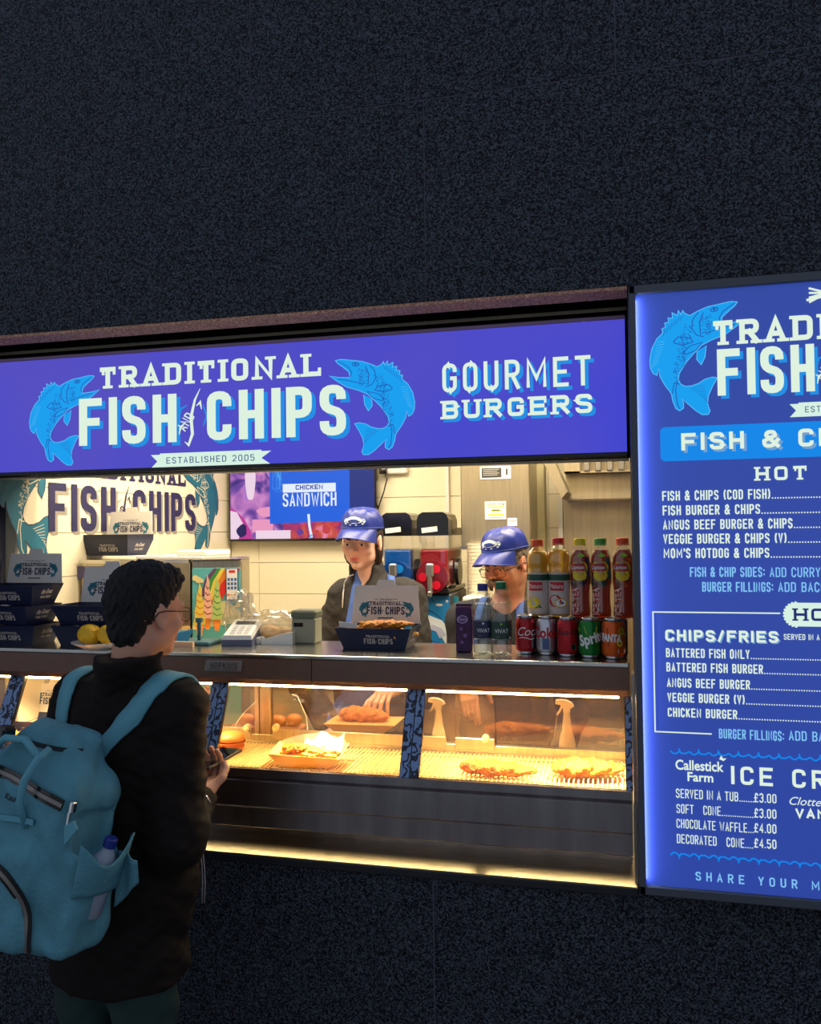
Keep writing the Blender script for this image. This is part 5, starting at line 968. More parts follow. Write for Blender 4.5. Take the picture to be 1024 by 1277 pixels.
# ------------------------------------------------------------ organic shapes: signed distance blending, meshed by surface nets
class Blend:
    def __init__(s, lo, hi, h):
        s.lo = np.array(lo, float); s.h = h; s.n = np.maximum(((np.array(hi)-s.lo)/h).astype(int)+1, 4); s.F = np.full(s.n, .05, np.float32)
        s.ax = [s.lo[i]+h*np.arange(s.n[i]) for i in range(3)]
    def put(s, M_, c, R_, fn, k=.01, op='u'):
        """fn(local x,y,z) -> distance; c,R_ bounding sphere in the local frame"""
        M_ = np.array(M_); cw = M_[:3, :3] @ np.array(c)+M_[:3, 3]; m = R_+k+2*s.h+.012
        i0 = np.maximum(np.floor((cw-m-s.lo)/s.h).astype(int), 0); i1 = np.minimum(np.ceil((cw+m-s.lo)/s.h).astype(int)+1, s.n)
        if (i1 <= i0).any(): return s
        X, Y, Z = np.meshgrid(*[s.ax[j][i0[j]:i1[j]] for j in range(3)], indexing='ij'); Ri = M_[:3, :3].T; T = M_[:3, 3]
        X = X-T[0]; Y = Y-T[1]; Z = Z-T[2]
        d = fn(Ri[0, 0]*X+Ri[0, 1]*Y+Ri[0, 2]*Z, Ri[1, 0]*X+Ri[1, 1]*Y+Ri[1, 2]*Z, Ri[2, 0]*X+Ri[2, 1]*Y+Ri[2, 2]*Z).astype(np.float32)
        V = s.F[i0[0]:i1[0], i0[1]:i1[1], i0[2]:i1[2]]
        if op == 'u': hh = np.clip(.5+.5*(V-d)/k, 0, 1); V[:] = V*(1-hh)+d*hh-k*hh*(1-hh)
        elif op == 's': d = -d; hh = np.clip(.5-.5*(V-d)/k, 0, 1); V[:] = V*(1-hh)+d*hh+k*hh*(1-hh)
        return s
    def ell(s, M_, c, r, k=.01, op='u', rot=None):
        c = np.array(c, float); r = np.array(r, float); Q = np.array(rot) if rot is not None else np.eye(3)
        def fn(x, y, z):
            x = x-c[0]; y = y-c[1]; z = z-c[2]; a = Q[0, 0]*x+Q[1, 0]*y+Q[2, 0]*z; b_ = Q[0, 1]*x+Q[1, 1]*y+Q[2, 1]*z; e = Q[0, 2]*x+Q[1, 2]*y+Q[2, 2]*z
            k0 = np.sqrt((a/r[0])**2+(b_/r[1])**2+(e/r[2])**2); k1 = np.sqrt((a/r[0]**2)**2+(b_/r[1]**2)**2+(e/r[2]**2)**2)+1e-6; return k0*(k0-1)/k1
        return s.put(M_, c, r.max(), fn, k, op)
    def cap(s, M_, p0, p1, r0, r1=None, k=.01, op='u', sc=(1, 1, 1)):
        r1 = r0 if r1 is None else r1; p0 = np.array(p0, float); p1 = np.array(p1, float); sc = np.array(sc, float); A = p0/sc; Bv = p1/sc-A; L2 = Bv@Bv+1e-12
        def fn(x, y, z):
            x = x/sc[0]-A[0]; y = y/sc[1]-A[1]; z = z/sc[2]-A[2]; t = np.clip((x*Bv[0]+y*Bv[1]+z*Bv[2])/L2, 0, 1)
            return (np.sqrt((x-t*Bv[0])**2+(y-t*Bv[1])**2+(z-t*Bv[2])**2)-(r0+(r1-r0)*t))*sc.min()
        return s.put(M_, (p0+p1)/2, np.linalg.norm(p1-p0)/2+max(r0, r1)*sc.max(), fn, k, op)
    def box(s, M_, c, hs, r=.01, k=.01, op='u', rot=None, taper=0.):
        c = np.array(c, float); hs = np.array(hs, float); Q = np.array(rot) if rot is not None else np.eye(3)
        def fn(x, y, z):
            x = x-c[0]; y = y-c[1]; z = z-c[2]; a = Q[0, 0]*x+Q[1, 0]*y+Q[2, 0]*z; b_ = Q[0, 1]*x+Q[1, 1]*y+Q[2, 1]*z; e = Q[0, 2]*x+Q[1, 2]*y+Q[2, 2]*z
            if taper: a = a/(1-taper*e/hs[2])
            qx = np.abs(a)-hs[0]+r; qy = np.abs(b_)-hs[1]+r; qz = np.abs(e)-hs[2]+r
            return np.sqrt(np.maximum(qx, 0)**2+np.maximum(qy, 0)**2+np.maximum(qz, 0)**2)+np.minimum(np.maximum(qx, np.maximum(qy, qz)), 0)-r
        return s.put(M_, c, float(np.linalg.norm(hs)), fn, k, op)
    def cut(s, M_, p, n_, k=.004):      # remove the side the normal points to
        M_ = np.array(M_); n_ = M_[:3, :3] @ np.array(n_, float); n_ /= np.linalg.norm(n_); p = M_[:3, :3] @ np.array(p, float)+M_[:3, 3]
        X, Y, Z = np.meshgrid(*s.ax, indexing='ij', sparse=True); d = ((X-p[0])*n_[0]+(Y-p[1])*n_[1]+(Z-p[2])*n_[2]).astype(np.float32); hh = np.clip(.5-.5*(s.F-d)/k, 0, 1); s.F = s.F*(1-hh)+d*hh+k*hh*(1-hh); return s
    def wob(s, amp, f, seed=0., aniso=(1, 1, 1)):
        X, Y, Z = np.meshgrid(*s.ax, indexing='ij', sparse=True); X = X*f*aniso[0]; Y = Y*f*aniso[1]; Z = Z*f*aniso[2]
        s.F = s.F+(amp*(np.sin(X+1.7*np.sin(Z*.7+seed)+seed)*np.sin(Y*1.1+1.3*np.sin(X*.8-seed))*1.0+.6*np.sin(Z*1.7+2.1*np.sin(X*.9+Y*.7)+seed))).astype(np.float32); return s
    def mesh(s, name, mats, parent=None, kind=None, color=None, attr='Col'):
        F = s.F; ins = F < 0; nx, ny, nz = F.shape; cs = [(i, j, k_) for i in (0, 1) for j in (0, 1) for k_ in (0, 1)]
        cnt = sum(ins[i:nx-1+i, j:ny-1+j, k_:nz-1+k_].astype(np.int8) for i, j, k_ in cs); act = (cnt > 0) & (cnt < 8); I = np.argwhere(act); idx = np.full(act.shape, -1, np.int32); idx[tuple(I.T)] = np.arange(len(I))
        acc = np.zeros((len(I), 3)); num = np.zeros(len(I))
        for a in cs:
            for ax_ in range(3):
                if a[ax_]: continue
                b_ = list(a); b_[ax_] = 1; fa = F[I[:, 0]+a[0], I[:, 1]+a[1], I[:, 2]+a[2]]; fb = F[I[:, 0]+b_[0], I[:, 1]+b_[1], I[:, 2]+b_[2]]; m = (fa < 0) != (fb < 0)
                t = np.where(m, fa/np.where(m, fa-fb, 1), 0); P_ = np.repeat(np.array([a], float), len(I), 0); P_[:, ax_] = t; acc += P_*m[:, None]; num += m
        V = s.lo+(I+acc/num[:, None])*s.h; Q = []
        for ax_ in range(3):
            o = [k_ for k_ in range(3) if k_ != ax_]; sl0 = [slice(1, F.shape[k_]-1) for k_ in range(3)]; sl0[ax_] = slice(0, F.shape[ax_]-1); sl1 = list(sl0); sl1[ax_] = slice(1, F.shape[ax_])
            a, b_ = ins[tuple(sl0)], ins[tuple(sl1)]; E_ = np.argwhere(a != b_); off = np.ones(3, int); off[ax_] = 0; fl = a[tuple(E_.T)]; E_ = E_+off; q = []
            for d0, d1 in ((0, 0), (1, 0), (1, 1), (0, 1)):
                c = E_.copy(); c[:, o[0]] -= d0; c[:, o[1]] -= d1; q.append(idx[tuple(c.T)])
            q = np.stack(q, 1); flip = fl if ax_ != 1 else ~fl; q[flip] = q[flip][:, ::-1]; Q.append(q)
        Q = np.concatenate(Q); Q = Q[(Q >= 0).all(1)][:, ::-1]
        me = bpy.data.meshes.new(name); me.vertices.add(len(V)); me.vertices.foreach_set('co', V.astype(np.float32).ravel()); me.loops.add(len(Q)*4); me.loops.foreach_set('vertex_index', Q.ravel().astype(np.int32))
        me.polygons.add(len(Q)); me.polygons.foreach_set('loop_start', np.arange(len(Q), dtype=np.int32)*4); me.update(calc_edges=True)
        if color is not None:
            at = me.color_attributes.new(attr, 'FLOAT_COLOR', 'POINT'); C_ = np.ones((len(V), 4)); C_[:, :3] = color(V); at.data.foreach_set('color', C_.ravel().astype(np.float32))
        if parent: me.transform(parent.matrix_basis.inverted())
        return link(name, me, mats, parent, kind, True)
def frame(p, yaw=0, pitch=0, roll=0): return Matrix.Translation(p) @ Matrix.Rotation(rad(yaw), 4, 'Z') @ Matrix.Rotation(rad(pitch), 4, 'X') @ Matrix.Rotation(rad(roll), 4, 'Y')
def head(S, H, fem=False, k=1.0):
    S.ell(H, (0, -.015, .030), (.075, .096, .090), .01); S.ell(H, (0, .026, -.032), (.057 if not fem else .054, .058, .074), .022); S.ell(H, (0, .060, -.090), (.025 if not fem else .020, .022, .019), .018)
    for s in (-1, 1):
        S.ell(H, (s*.042, .010, -.056), (.018, .034, .028), .022); S.ell(H, (s*.041, .058, -.026), (.021, .018, .017), .022)
    S.cap(H, (-.034, .077, .020), (.034, .077, .020), .011, k=.018)
    for s in (-1, 1): S.ell(H, (s*.031, .094, .000), (.018, .013, .012), .012, 's')
    S.cap(H, (0, .084, .012), (0, .107, -.022), .0075, .0100, .012)
    for s in (-1, 1): S.ell(H, (s*.0115, .094, -.028), (.008, .009, .007), .006)
    for s in (-1, 1): S.ell(H, (s*.031, .0705, .0), (.0150, .0150, .0135), .005); S.ell(H, (s*.031, .090, -.0008), (.0130, .012, .0048), .003, 's')
    S.cap(H, (-.017, .080, -.0565), (.017, .080, -.0565), .0052, k=.007); S.cap(H, (-.006, .0855, -.0555), (.006, .0855, -.0555), .0045, k=.006); S.cap(H, (-.014, .0805, -.067), (.014, .0805, -.067), .0062, k=.007)
    S.cap(H, (-.021, .087, -.0615), (.021, .087, -.0615), .0018, k=.004, op='s')
    for s in (-1, 1):
        q = Matrix.Rotation(rad(-s*14), 3, 'Z') @ Matrix.Rotation(rad(12), 3, 'X'); S.ell(H, (s*.077, -.010, -.004), (.0085, .018, .031), .006, rot=q); S.ell(H, (s*.086, -.006, -.002), (.006, .010, .019), .005, 's', rot=q); S.ell(H, (s*.077, -.004, -.030), (.006, .008, .009), .006)
def headcolor(Hs, skin, lips, fem=False, stubble=0., redness=.06):
    skin = np.array(lin(skin)); lips = np.array(lin(lips))
    def f(V):
        C = np.repeat(skin[None], len(V), 0); Hi = np.array(Hs.inverted()); L = V@Hi[:3, :3].T+Hi[:3, 3]; x, y, z = L.T
        g = lambda cx, cy, cz, a, b_, c_: np.exp(-(((np.abs(x) if cx else x)-cx)/a)**2-((y-cy)/b_)**2-((z-cz)/c_)**2)
        w_ = np.clip(1.6*g(0, .087, -.061, .019, .02, .0095), 0, 1)[:, None]; C = C*(1-w_)+lips*w_
        w_ = np.clip(g(.036, .07, -.03, .02, .03, .018)+.8*g(0, .105, -.024, .012, .02, .01)+.7*g(.08, -.01, 0, .012, .02, .03), 0, 1)[:, None]*redness*5; C = C*(1-w_*.5)+C*np.array([1.15, .72, .62])*w_*.5
        if stubble:
            w_ = np.clip((np.clip((-.045-z)/.02, 0, 1)*np.clip((y-.02)/.02, 0, 1)), 0, 1)[:, None]*stubble; C = C*(1-w_)+np.array(lin((90, 76, 66)))*w_
        w_ = np.clip(g(.031, .088, .0035, .014, .02, .0028)*1.1, 0, 1)[:, None]*.65; C = C*(1-w_)+np.array(lin((60, 40, 34)))*w_
        return C
    return f
def eyes(H, par, iris=(60, 44, 34), gaze=(0, 0)):
    for s in (-1, 1):
        b = B(); b.ball((0, 0, 0), .0128, 3); b.mi = 1; g_ = Vector((math.sin(rad(gaze[0])), 1, math.sin(rad(gaze[1])))).normalized(); b.cyl(g_*.0115, g_*.0131, .0050, .0045, 16); b.mi = 2; b.cyl(g_*.0128, g_*.0133, .0026, n=10)
        bmesh.ops.transform(b.bm, matrix=par.matrix_basis.inverted() @ H @ Matrix.Translation((s*.031, .0712, .0)), verts=b.bm.verts)
        b.done('eye', [M('eye_white', (226, 214, 204), .25), M('iris_%d' % iris[0], iris, .2), M('pupil', (6, 5, 5), .15)], par, smooth=True)
def brows(H, par, m, th=.0035):
    for s in (-1, 1):
        b = B(); b.tube([H @ Vector((s*x, y, z)) for x, y, z in ((.012, .0915, .0155), (.022, .0905, .0195), (.034, .0860, .0210), (.045, .0770, .0165))], [th*.8, th, th*.9, th*.4], 6); o = b.done('eyebrow', m, par, smooth=True, world=True)
def cap_(H, par, m, art, z0=.040, tilt=0):
    T = H @ Matrix.Translation((0, -.014, z0)) @ Matrix.Rotation(rad(tilt), 4, 'X')
    def dome(u, v, o=0.):
        a = 2*math.pi*u; e = v*math.pi/2; seam = .0012*abs(math.sin(3*a))**.3; r_ = math.cos(e)**.58; f = 1+.05*max(math.sin(a), 0)*math.sin(e)
        wr = .0020*math.sin(9*a+5*v)*math.sin(7*v)+.0010*math.sin(23*a+4*math.sin(9*v))
        return Vector(((.083+o+seam+wr)*r_*math.cos(a), (.103+o+seam+wr)*r_*math.sin(a)*f, (.086+o+wr)*math.sin(e)**.9+(-.012 if math.sin(a) < 0 else .004)*abs(math.sin(a))*(1-v)))
    b = B(); b.grid(lambda u, v: T @ dome(u, v), 48, 16); b.grid(lambda u, v: T @ dome(u, v, -.003), 48, 16); cr_ = b.done('crown', m, par, smooth=True, world=True)
    b = B(); b.tube([T @ (dome(i/40, .03)+Vector((0, 0, 0))) for i in range(41)], .0022, 6); b.ball(T @ Vector((0, 0, .086)), .006, 2, (1, 1, .5)); b.done('cap_band', M('cap_band', (52, 72, 150), .7), par, smooth=True, world=True)
    def brim(u, v, o=0.):
        a = math.pi*(.13+.74*u); R0 = Vector((.083*math.cos(a), .103*math.sin(a), .004)); ext = .072*math.sin(math.pi*(.02+.96*u))**.55*v; dn = -.026*math.cos(a)**2*(v+.15)-.030*v+.004*math.sin(math.pi*v)
        return R0+Vector((math.cos(a)*ext*.30, ext, dn+.004*math.sin(a)+o))
    b = B(); b.grid(lambda u, v: T @ brim(u, v), 28, 8); b.grid(lambda u, v: T @ brim(u, v, -.0035), 28, 8)
    b.tube([T @ brim(i/28, 1, -.0017) for i in range(29)], .0024, 6); b.done('brim', m, par, smooth=True, world=True)
    if art:
        P = Print(); r = random.Random(art)
        for i in range(9):
            a = rad(20*i+10); P.disc(-.027+.0066*i, .040+.010*math.sin(a), .0075, 'w', 1, 10, .75)
        P.poly([(-.036, .036), (-.024, .030), (0, .028), (.024, .030), (.036, .036), (.030, .046), (0, .052), (-.030, .046)], 'w', 1)
        P.add(FISH1, -.046, .022, .026); P.add(FISH1, .046, .022, .026, flip=True); P.text('FISH & CHIPS', -.022, .034, .009, 'n', 3, x1=.022, t=.3); P.rect(-.016, .020, .016, .0235, 'w', 1)
        if art == 2: P.it = [i for i in P.it]
        bv = BVHTree.FromPolygons([v.co.copy() for v in cr_.data.vertices], [tuple(p.vertices) for p in cr_.data.polygons])
        def onto(u, v, d):
            p0 = T @ Vector((u, .2, v)); dr = (T.to_3x3() @ Vector((0, -1, 0))); L_ = par.matrix_basis.inverted(); h_ = bv.ray_cast(L_ @ p0, L_.to_3x3() @ dr)
            return (h_[0]-(L_.to_3x3() @ dr)*(d+.0012)) if h_[0] else L_ @ (p0+dr*.1)
        P2 = Print()
        for V, Fc, c, l in P.it: P2.it.append((V, Fc, c, l))
        P2.build('cap_emblem', onto, dict(w=M('embroid_white', (214, 226, 232) if art == 1 else (150, 186, 210), .7), n=M('embroid_navy', (60, 84, 160), .7), fish=M('embroid_pale', (190, 210, 226) if art == 1 else (130, 176, 204), .7), fline=M('embroid_navy'), fdark=M('embroid_navy')), cr_, eps=.0003)
def hand(S, Wm, side, curl=(.5, .5, .6, .7), tc=.4, spread=.0, thumb_out=50, sc=1.):
    Wm = Wm @ Matrix.Scale(1, 4)
    S.box(Wm, (0, .045*sc, 0), (.038*sc, .047*sc, .0145*sc), .013*sc, .012); S.cap(Wm, (0, -.02, 0), (0, .02*sc, 0), .026, .027, .02, sc=(1, 1, .75)); S.ell(Wm, (side*.026*sc, .03*sc, -.008*sc), (.016*sc, .028*sc, .013*sc), .012)
    for i in range(4):       # index .. little
        x = side*(.029-.0195*i)*sc; L = (.095, .104, .097, .077)[i]*sc; r_ = (.0088, .0092, .0088, .0078)[i]*sc; p = np.array([x, .086*sc-.004*sc*(i == 3), 0.]); a = 0.; sp = side*spread*(1.5-i)
        for j, fr in enumerate((.45, .31, .24)):
            a += curl[i]*(.9, 1.15, .8)[j]; q = p+L*fr*np.array([math.sin(sp)*math.cos(a), math.cos(a), -math.sin(a)]); S.cap(Wm, p, q, r_*(1-.07*j), r_*(1-.07*(j+1)), .0035); p = q
    p = np.array([side*.030*sc, .018*sc, -.006*sc]); a = rad(thumb_out); d0 = np.array([side*math.sin(a), math.cos(a), -.35]); d0 /= np.linalg.norm(d0)
    q = p+d0*.042*sc; S.cap(Wm, p, q, .012*sc, .0105*sc, .008); a -= tc; d1 = np.array([side*math.sin(a), math.cos(a), -.45]); d1 /= np.linalg.norm(d1); q2 = q+d1*.032*sc; S.cap(Wm, q, q2, .0102*sc, .0095*sc, .003); a -= tc; d2 = np.array([side*math.sin(a), math.cos(a), -.5]); d2 /= np.linalg.norm(d2); S.cap(Wm, q2, q2+d2*.022*sc, .0092*sc, .0078*sc, .003)
def torso(S, Bm, i=0., k=.05, leg=True, w_=1., hem=None):
    I4 = Matrix()
    S.ell(Bm, (0, .0, .97), (.165*w_+i, .115+i, .13+i), k); S.ell(Bm, (0, 0, 1.13), (.145*w_+i, .108+i, .16+i), k); S.ell(Bm, (0, -.005, 1.29), (.160*w_+i, .112+i, .16+i), k)
    S.cap(Bm, (-.145*w_, -.01, 1.405), (.145*w_, -.01, 1.405), .052+i, k=k)
def arm(S, sh, el, wr, i=0., k=.02, r=(.050, .042, .038, .027)):
    I4 = Matrix(); S.cap(I4, sh, el, r[0]+i, r[1]+i, k); S.cap(I4, el, wr, r[2]+i, r[3]+i, k)
def arc_strip(bv, Bm, x0, x1, zc, a0, a1, w_, off, par, name, m, yc=0., n=26, th=.004, xm=None):
    """a webbing strip laid over the clothed body: rays are cast towards the body axis and the strip sits on what they hit"""
    rows = []; Lp = par.matrix_basis.inverted()
    for j in range(n+1):
        t = j/n; a = rad(a0+(a1-a0)*t); xc = x0+(x1-x0)*min(1, t*(xm or 1)); row = []
        for s in (-1, 0, 1):
            c = Bm @ Vector((xc+s*w_/2, yc, zc)); d = Bm.to_3x3() @ Vector((0, math.cos(a), math.sin(a))); h_ = bv.ray_cast(Lp @ (c+d*.6), Lp.to_3x3() @ (-d))
            if h_[0] is None: row = None; break
            row.append((h_[0], Lp.to_3x3() @ d))
        if row: 
            mr = max((p-(Lp @ (Bm @ Vector((xc, yc, zc))))).dot(dd) for p, dd in row); rows.append(row)
    b = B(); R1 = [[p+d*off for p, d in r_] for r_ in rows]; R2 = [[p+d*(off+th) for p, d in r_] for r_ in rows]
    vs = [[b.bm.verts.new(p) for p in r_] for r_ in R1]; vt = [[b.bm.verts.new(p) for p in r_] for r_ in R2]
    for i in range(len(rows)-1):
        for q in (0, 1): b.bm.faces.new((vs[i][q], vs[i+1][q], vs[i+1][q+1], vs[i][q+1])); b.bm.faces.new((vt[i][q], vt[i][q+1], vt[i+1][q+1], vt[i+1][q]))
        b.bm.faces.new((vs[i][0], vt[i][0], vt[i+1][0], vs[i+1][0])); b.bm.faces.new((vs[i][2], vs[i+1][2], vt[i+1][2], vt[i][2]))
    return b.done(name, m, par, smooth=True)
def bvh(o): return BVHTree.FromPolygons([v.co.copy() for v in o.data.vertices], [tuple(p.vertices) for p in o.data.polygons])
def V3(*a): return Vector(a)
skinm = M('skin', (220, 170, 145), .5, col_attr='Col', sss=.12, spec=.4)
def legs(S, Bm, i=0., k=.03, h0=.0, knee=.03):
    for s in (-1, 1):
        S.cap(Bm, (s*.085, 0, .92+h0), (s*.095, knee, .50+h0), .088+i, .060+i, k); S.cap(Bm, (s*.095, knee, .50+h0), (s*.095, 0, .12+h0), .056+i, .042+i, k)
def shoe(Bm, par, s, m):
    S = Blend(*bounds([Bm @ Vector((s*.1, -.1, 0)), Bm @ Vector((s*.1, .2, .12))], .1), .006); S.cap(Bm, (s*.098, -.04, .045), (s*.102, .13, .035), .045, .036, .02, sc=(1, 1, .9)); S.cap(Bm, (s*.096, -.02, .05), (s*.095, 0, .12), .05, .048, .03); S.cut(Bm, (0, 0, .006), (0, 0, -1)); return S.mesh('shoe', m, par)
def bounds(ps, m): P_ = np.array([list(p) for p in ps]); return P_.min(0)-m, P_.max(0)+m

# ------------------------------------------------------------ the woman serving
gp = thing('person', 'person in blue cap, charcoal jacket and blue apron standing behind the filled food box', 'person', (-1.0, 1.06, RZ0), 0)
hp = PY(451, 675, 1.02); Hg = frame((hp.x, 1.02, hp.z), 176, -7, -2); ob_ = Matrix.Translation((-.985, 1.115, RZ0-.085)) @ Matrix.Rotation(rad(188), 4, 'Z') @ Matrix.Rotation(rad(-2), 4, 'X')
def loc(Bm, *a): return Bm @ Vector(a)
shR, shL = loc(ob_, .140, -.01, 1.375), loc(ob_, -.140, -.01, 1.375)      # her right shoulder is at the left of the picture
eR, wR = Vector((-1.27, 1.00, 1.16)), Vector((-1.08, .80, 1.02)); eL, wL = Vector((-.765, 1.02, 1.14)), Vector((-.82, .745, 1.20))
nb = loc(ob_, 0, -.01, 1.36)
S = Blend(*bounds([Hg.translation, loc(ob_, 0, 0, .85), eR, eL, wR, wL, Vector((-.8, .60, 1.2)), shR, shL, hp+Vector((0, -.1, .1))], .13), .0031)
head(S, Hg, True); S.cap(Matrix(), nb, Hg @ Vector((0, -.030, -.050)), .050, .046, .014); torso(S, ob_, -.01, .05, w_=.86); arm(S, shR, eR, wR, 0, .02, (.044, .036, .034, .024)); arm(S, shL, eL, wL, 0, .02, (.044, .036, .034, .024))
def aim(p, q, up): 
    y = (Vector(q)-Vector(p)).normalized(); z = Vector(up); z = (z-y*z.dot(y)).normalized(); x = y.cross(z); return Matrix.Translation(p) @ Matrix((x, y, z)).transposed().to_4x4()
tray_p = bt2.location
hand(S, aim(wR, wR+Vector((.05, -.1, -.02)), (0, 0, 1)), -1, (.35, .4, .45, .5)); hand(S, aim(wL, tray_p+Vector((.02, .03, .095)), (0, .2, 1)), 1, (.45, .5, .55, .6), spread=.06)
S.mesh('body', skinm, gp, color=headcolor(Hg, (236, 190, 166), (206, 112, 104), True))
eyes(Hg, gp, (52, 40, 34), (-6, -14)); brow_m = M('dark_brow', (44, 30, 24), .8); brows(Hg, gp, brow_m, .0028)
S = Blend(*bounds([Hg.translation], .16), .003); S.ell(Hg, (0, -.022, .022), (.080, .094, .094), .01); S.cap(Hg, (0, -.095, -.01), (0, -.10, -.07), .032, .020, .02); S.ell(Hg, (-.064, -.020, -.040), (.018, .036, .060), .02); S.ell(Hg, (.064, -.020, -.040), (.018, .036, .060), .02); S.ell(Hg, (0, -.06, -.04), (.062, .035, .05), .02)
S.cut(Hg, (0, .012, -.02), (0, 1, -.25)); S.ell(Hg, (.08, -.008, -.004), (.020, .020, .030), .006, 's'); S.ell(Hg, (-.08, -.008, -.004), (.020, .020, .030), .006, 's'); S.wob(.0012, 260, 1, (1, 1, .15))
S.mesh('hair', M('hair_brown', (40, 26, 20), .45, bump=.4, bscale=300), gp)
cap_m = M('cap_blue', (88, 112, 200), .95, spec=.15, noise=.12, nscale=30, bump=.15, bscale=300); cap_(Hg, gp, cap_m, 1, .052, 2)
jk = M('jacket_charcoal', (40, 36, 34), .8, bump=.25, bscale=90)
S = Blend(*bounds([loc(ob_, 0, 0, .85), eR, eL, wR, wL, shR, shL, nb+Vector((0, 0, .1))], .14), .005); torso(S, ob_, .022, .05, w_=.88); arm(S, shR, eR, wR, .016, .03, (.052, .046, .044, .034)); arm(S, shL, eL, wL, .016, .03, (.052, .046, .044, .034))
col_b, col_t = loc(ob_, 0, -.012, 1.40), Hg @ Vector((0, -.040, -.110)); S.cap(Matrix(), loc(ob_, 0, -.01, 1.37), col_t, .082, .073, .03)
S.cap(Matrix(), Hg @ Vector((0, .045, -.135)), Hg @ Vector((0, .0, -.03)), .050, .066, .01, 's'); S.cut(Hg, (0, -.03, -.085), (0, .42, 1)); S.wob(.0028, 34, 2.2, (1, 1, 1.2)); S.wob(.0012, 90, .4)
for el_, wr_ in ((eR, wR), (eL, wL)): dd = (Vector(wr_)-Vector(el_)).normalized(); S.put(Matrix(), Vector(wr_), .08, (lambda p, q: (lambda x, y, z: np.maximum(np.sqrt((x-p[0])**2+(y-p[1])**2+(z-p[2])**2)-.075, -((x-p[0])*q[0]+(y-p[1])*q[1]+(z-p[2])*q[2]))))(np.array(wr_), np.array(dd)), .004, 's')
jg = S.mesh('jacket', jk, gp)
bv = bvh(jg); ap = M('apron_blue', (72, 104, 178), .8, noise=.1, nscale=60, bump=.2, bscale=200)
arc_strip(bv, ob_, .105, .066, 1.28, -6, 88, .030, .002, gp, 'apron_strap', ap); arc_strip(bv, ob_, -.105, -.066, 1.28, -6, 88, .030, .002, gp, 'apron_strap', ap)
def bib(u, v):
    z = .88+.37*v; wv = .155-.045*max(v-.55, 0)/.45; x = -wv+2*wv*u; Lp = gp.matrix_basis.inverted(); h_ = bv.ray_cast(Lp @ loc(ob_, x, .6, z), Lp.to_3x3() @ (ob_.to_3x3() @ Vector((0, -1, 0)))); p = h_[0] if h_[0] is not None else Lp @ loc(ob_, x, .12, z); return p+Lp.to_3x3() @ (ob_.to_3x3() @ Vector((0, .005, 0)))
b = B(); b.grid(bib, 16, 18); o = b.done('apron', ap, gp, smooth=True); so = o.modifiers.new('s', 'SOLIDIFY'); so.thickness = .003
b = B(); Lg = gp.matrix_basis.inverted()
def onj(px_, py_):
    r_ = Vector(ray(px_, py_)).normalized(); h_ = bv.ray_cast(Lg @ Vector(CAM), r_); return (gp.matrix_basis @ h_[0])-r_*.005 if h_[0] is not None else PY(px_, py_, .95)
nk = [onj(x, y) for x, y in ((440, 717), (434, 719), (430, 726), (428, 740), (427, 758))]; b.tube(nk, .0028, 8); b.ball(nk[0], .004, 1); b.done('drawstring', M('cord_white', (226, 220, 212), .7), gp, world=True, smooth=True)
trm = M('trousers_black', (20, 20, 24), .8)
bg_ = Matrix.Translation((-.985, 1.10, RZ0)) @ Matrix.Rotation(rad(188), 4, 'Z')
S = Blend(*bounds([loc(bg_, 0, 0, .05), loc(bg_, .1, .05, 1.)], .22), .009); legs(S, bg_, .01); S.ell(bg_, (0, 0, .95), (.16, .12, .12), .05); S.cut(bg_, (0, 0, .09), (0, 0, -1)); S.mesh('trousers', trm, gp)
for s in (-1, 1): shoe(bg_, gp, s, M('shoe_black', (18, 18, 20), .4))

# ------------------------------------------------------------ the man serving
mp_ = thing('person', 'person in blue cap, glasses and black shirt looking down behind the bottles', 'person', (-.44, 1.12, RZ0), 0)
hp = PY(631, 703, .98); Hm = frame((hp.x, .98, hp.z), 152, -13, 3); om = Matrix.Translation((-.44, 1.125, RZ0-.165)) @ Matrix.Rotation(rad(176), 4, 'Z') @ Matrix.Rotation(rad(-4), 4, 'X')
shR, shL = loc(om, .175, -.01, 1.385), loc(om, -.175, -.01, 1.385); eR, wR = Vector((-.60, 1.00, 1.12)), PY(588, 862, .70); eL, wL = Vector((-.18, .98, 1.08)), Vector((-.24, .82, .90)); wR = Vector((wR.x-.02, .75, wR.z+.02))
nb = loc(om, 0, -.01, 1.37)
S = Blend(*bounds([Hm.translation, loc(om, 0, 0, .9), eR, eL, wR, wL, wR+Vector((0, -.15, -.12)), wL+Vector((0, -.15, -.08)), shR, shL], .13), .0032)
head(S, Hm); S.cap(Matrix(), nb, Hm @ Vector((0, -.028, -.050)), .062, .056, .016); S.ell(Hm, (0, .015, -.100), (.040, .040, .022), .02); torso(S, om, -.005, .05); arm(S, shR, eR, wR); arm(S, shL, eL, wL)
hand(S, aim(wR, wR+Vector((.02, -.07, -.10)), (0, -1, .4)), -1, (.3, .45, .6, .6), thumb_out=60, sc=.85); hand(S, aim(wL, wL+Vector((-.06, -.10, -.04)), (0, 0, 1)), 1)
S.mesh('body', skinm, mp_, color=headcolor(Hm, (224, 160, 130), (180, 96, 84), stubble=.35, redness=.11))
eyes(Hm, mp_, (70, 60, 50), (0, -24)); brows(Hm, mp_, M('grey_brow', (70, 58, 50), .9), .0055)
greyh = M('hair_grey', (158, 140, 118), .6, noise=1, rgb2=(66, 56, 48), nscale=60, bump=.8, bscale=300)
S = Blend(*bounds([Hm.translation], .17), .003); S.ell(Hm, (0, -.02, .028), (.081, .099, .09), .01); S.cut(Hm, (0, .028, .0), (0, 1, -.1)); S.cut(Hm, (0, -.03, -.052), (0, .3, -1))
for s in (-1, 1): S.ell(Hm, (s*.082, -.008, -.004), (.02, .021, .031), .006, 's')
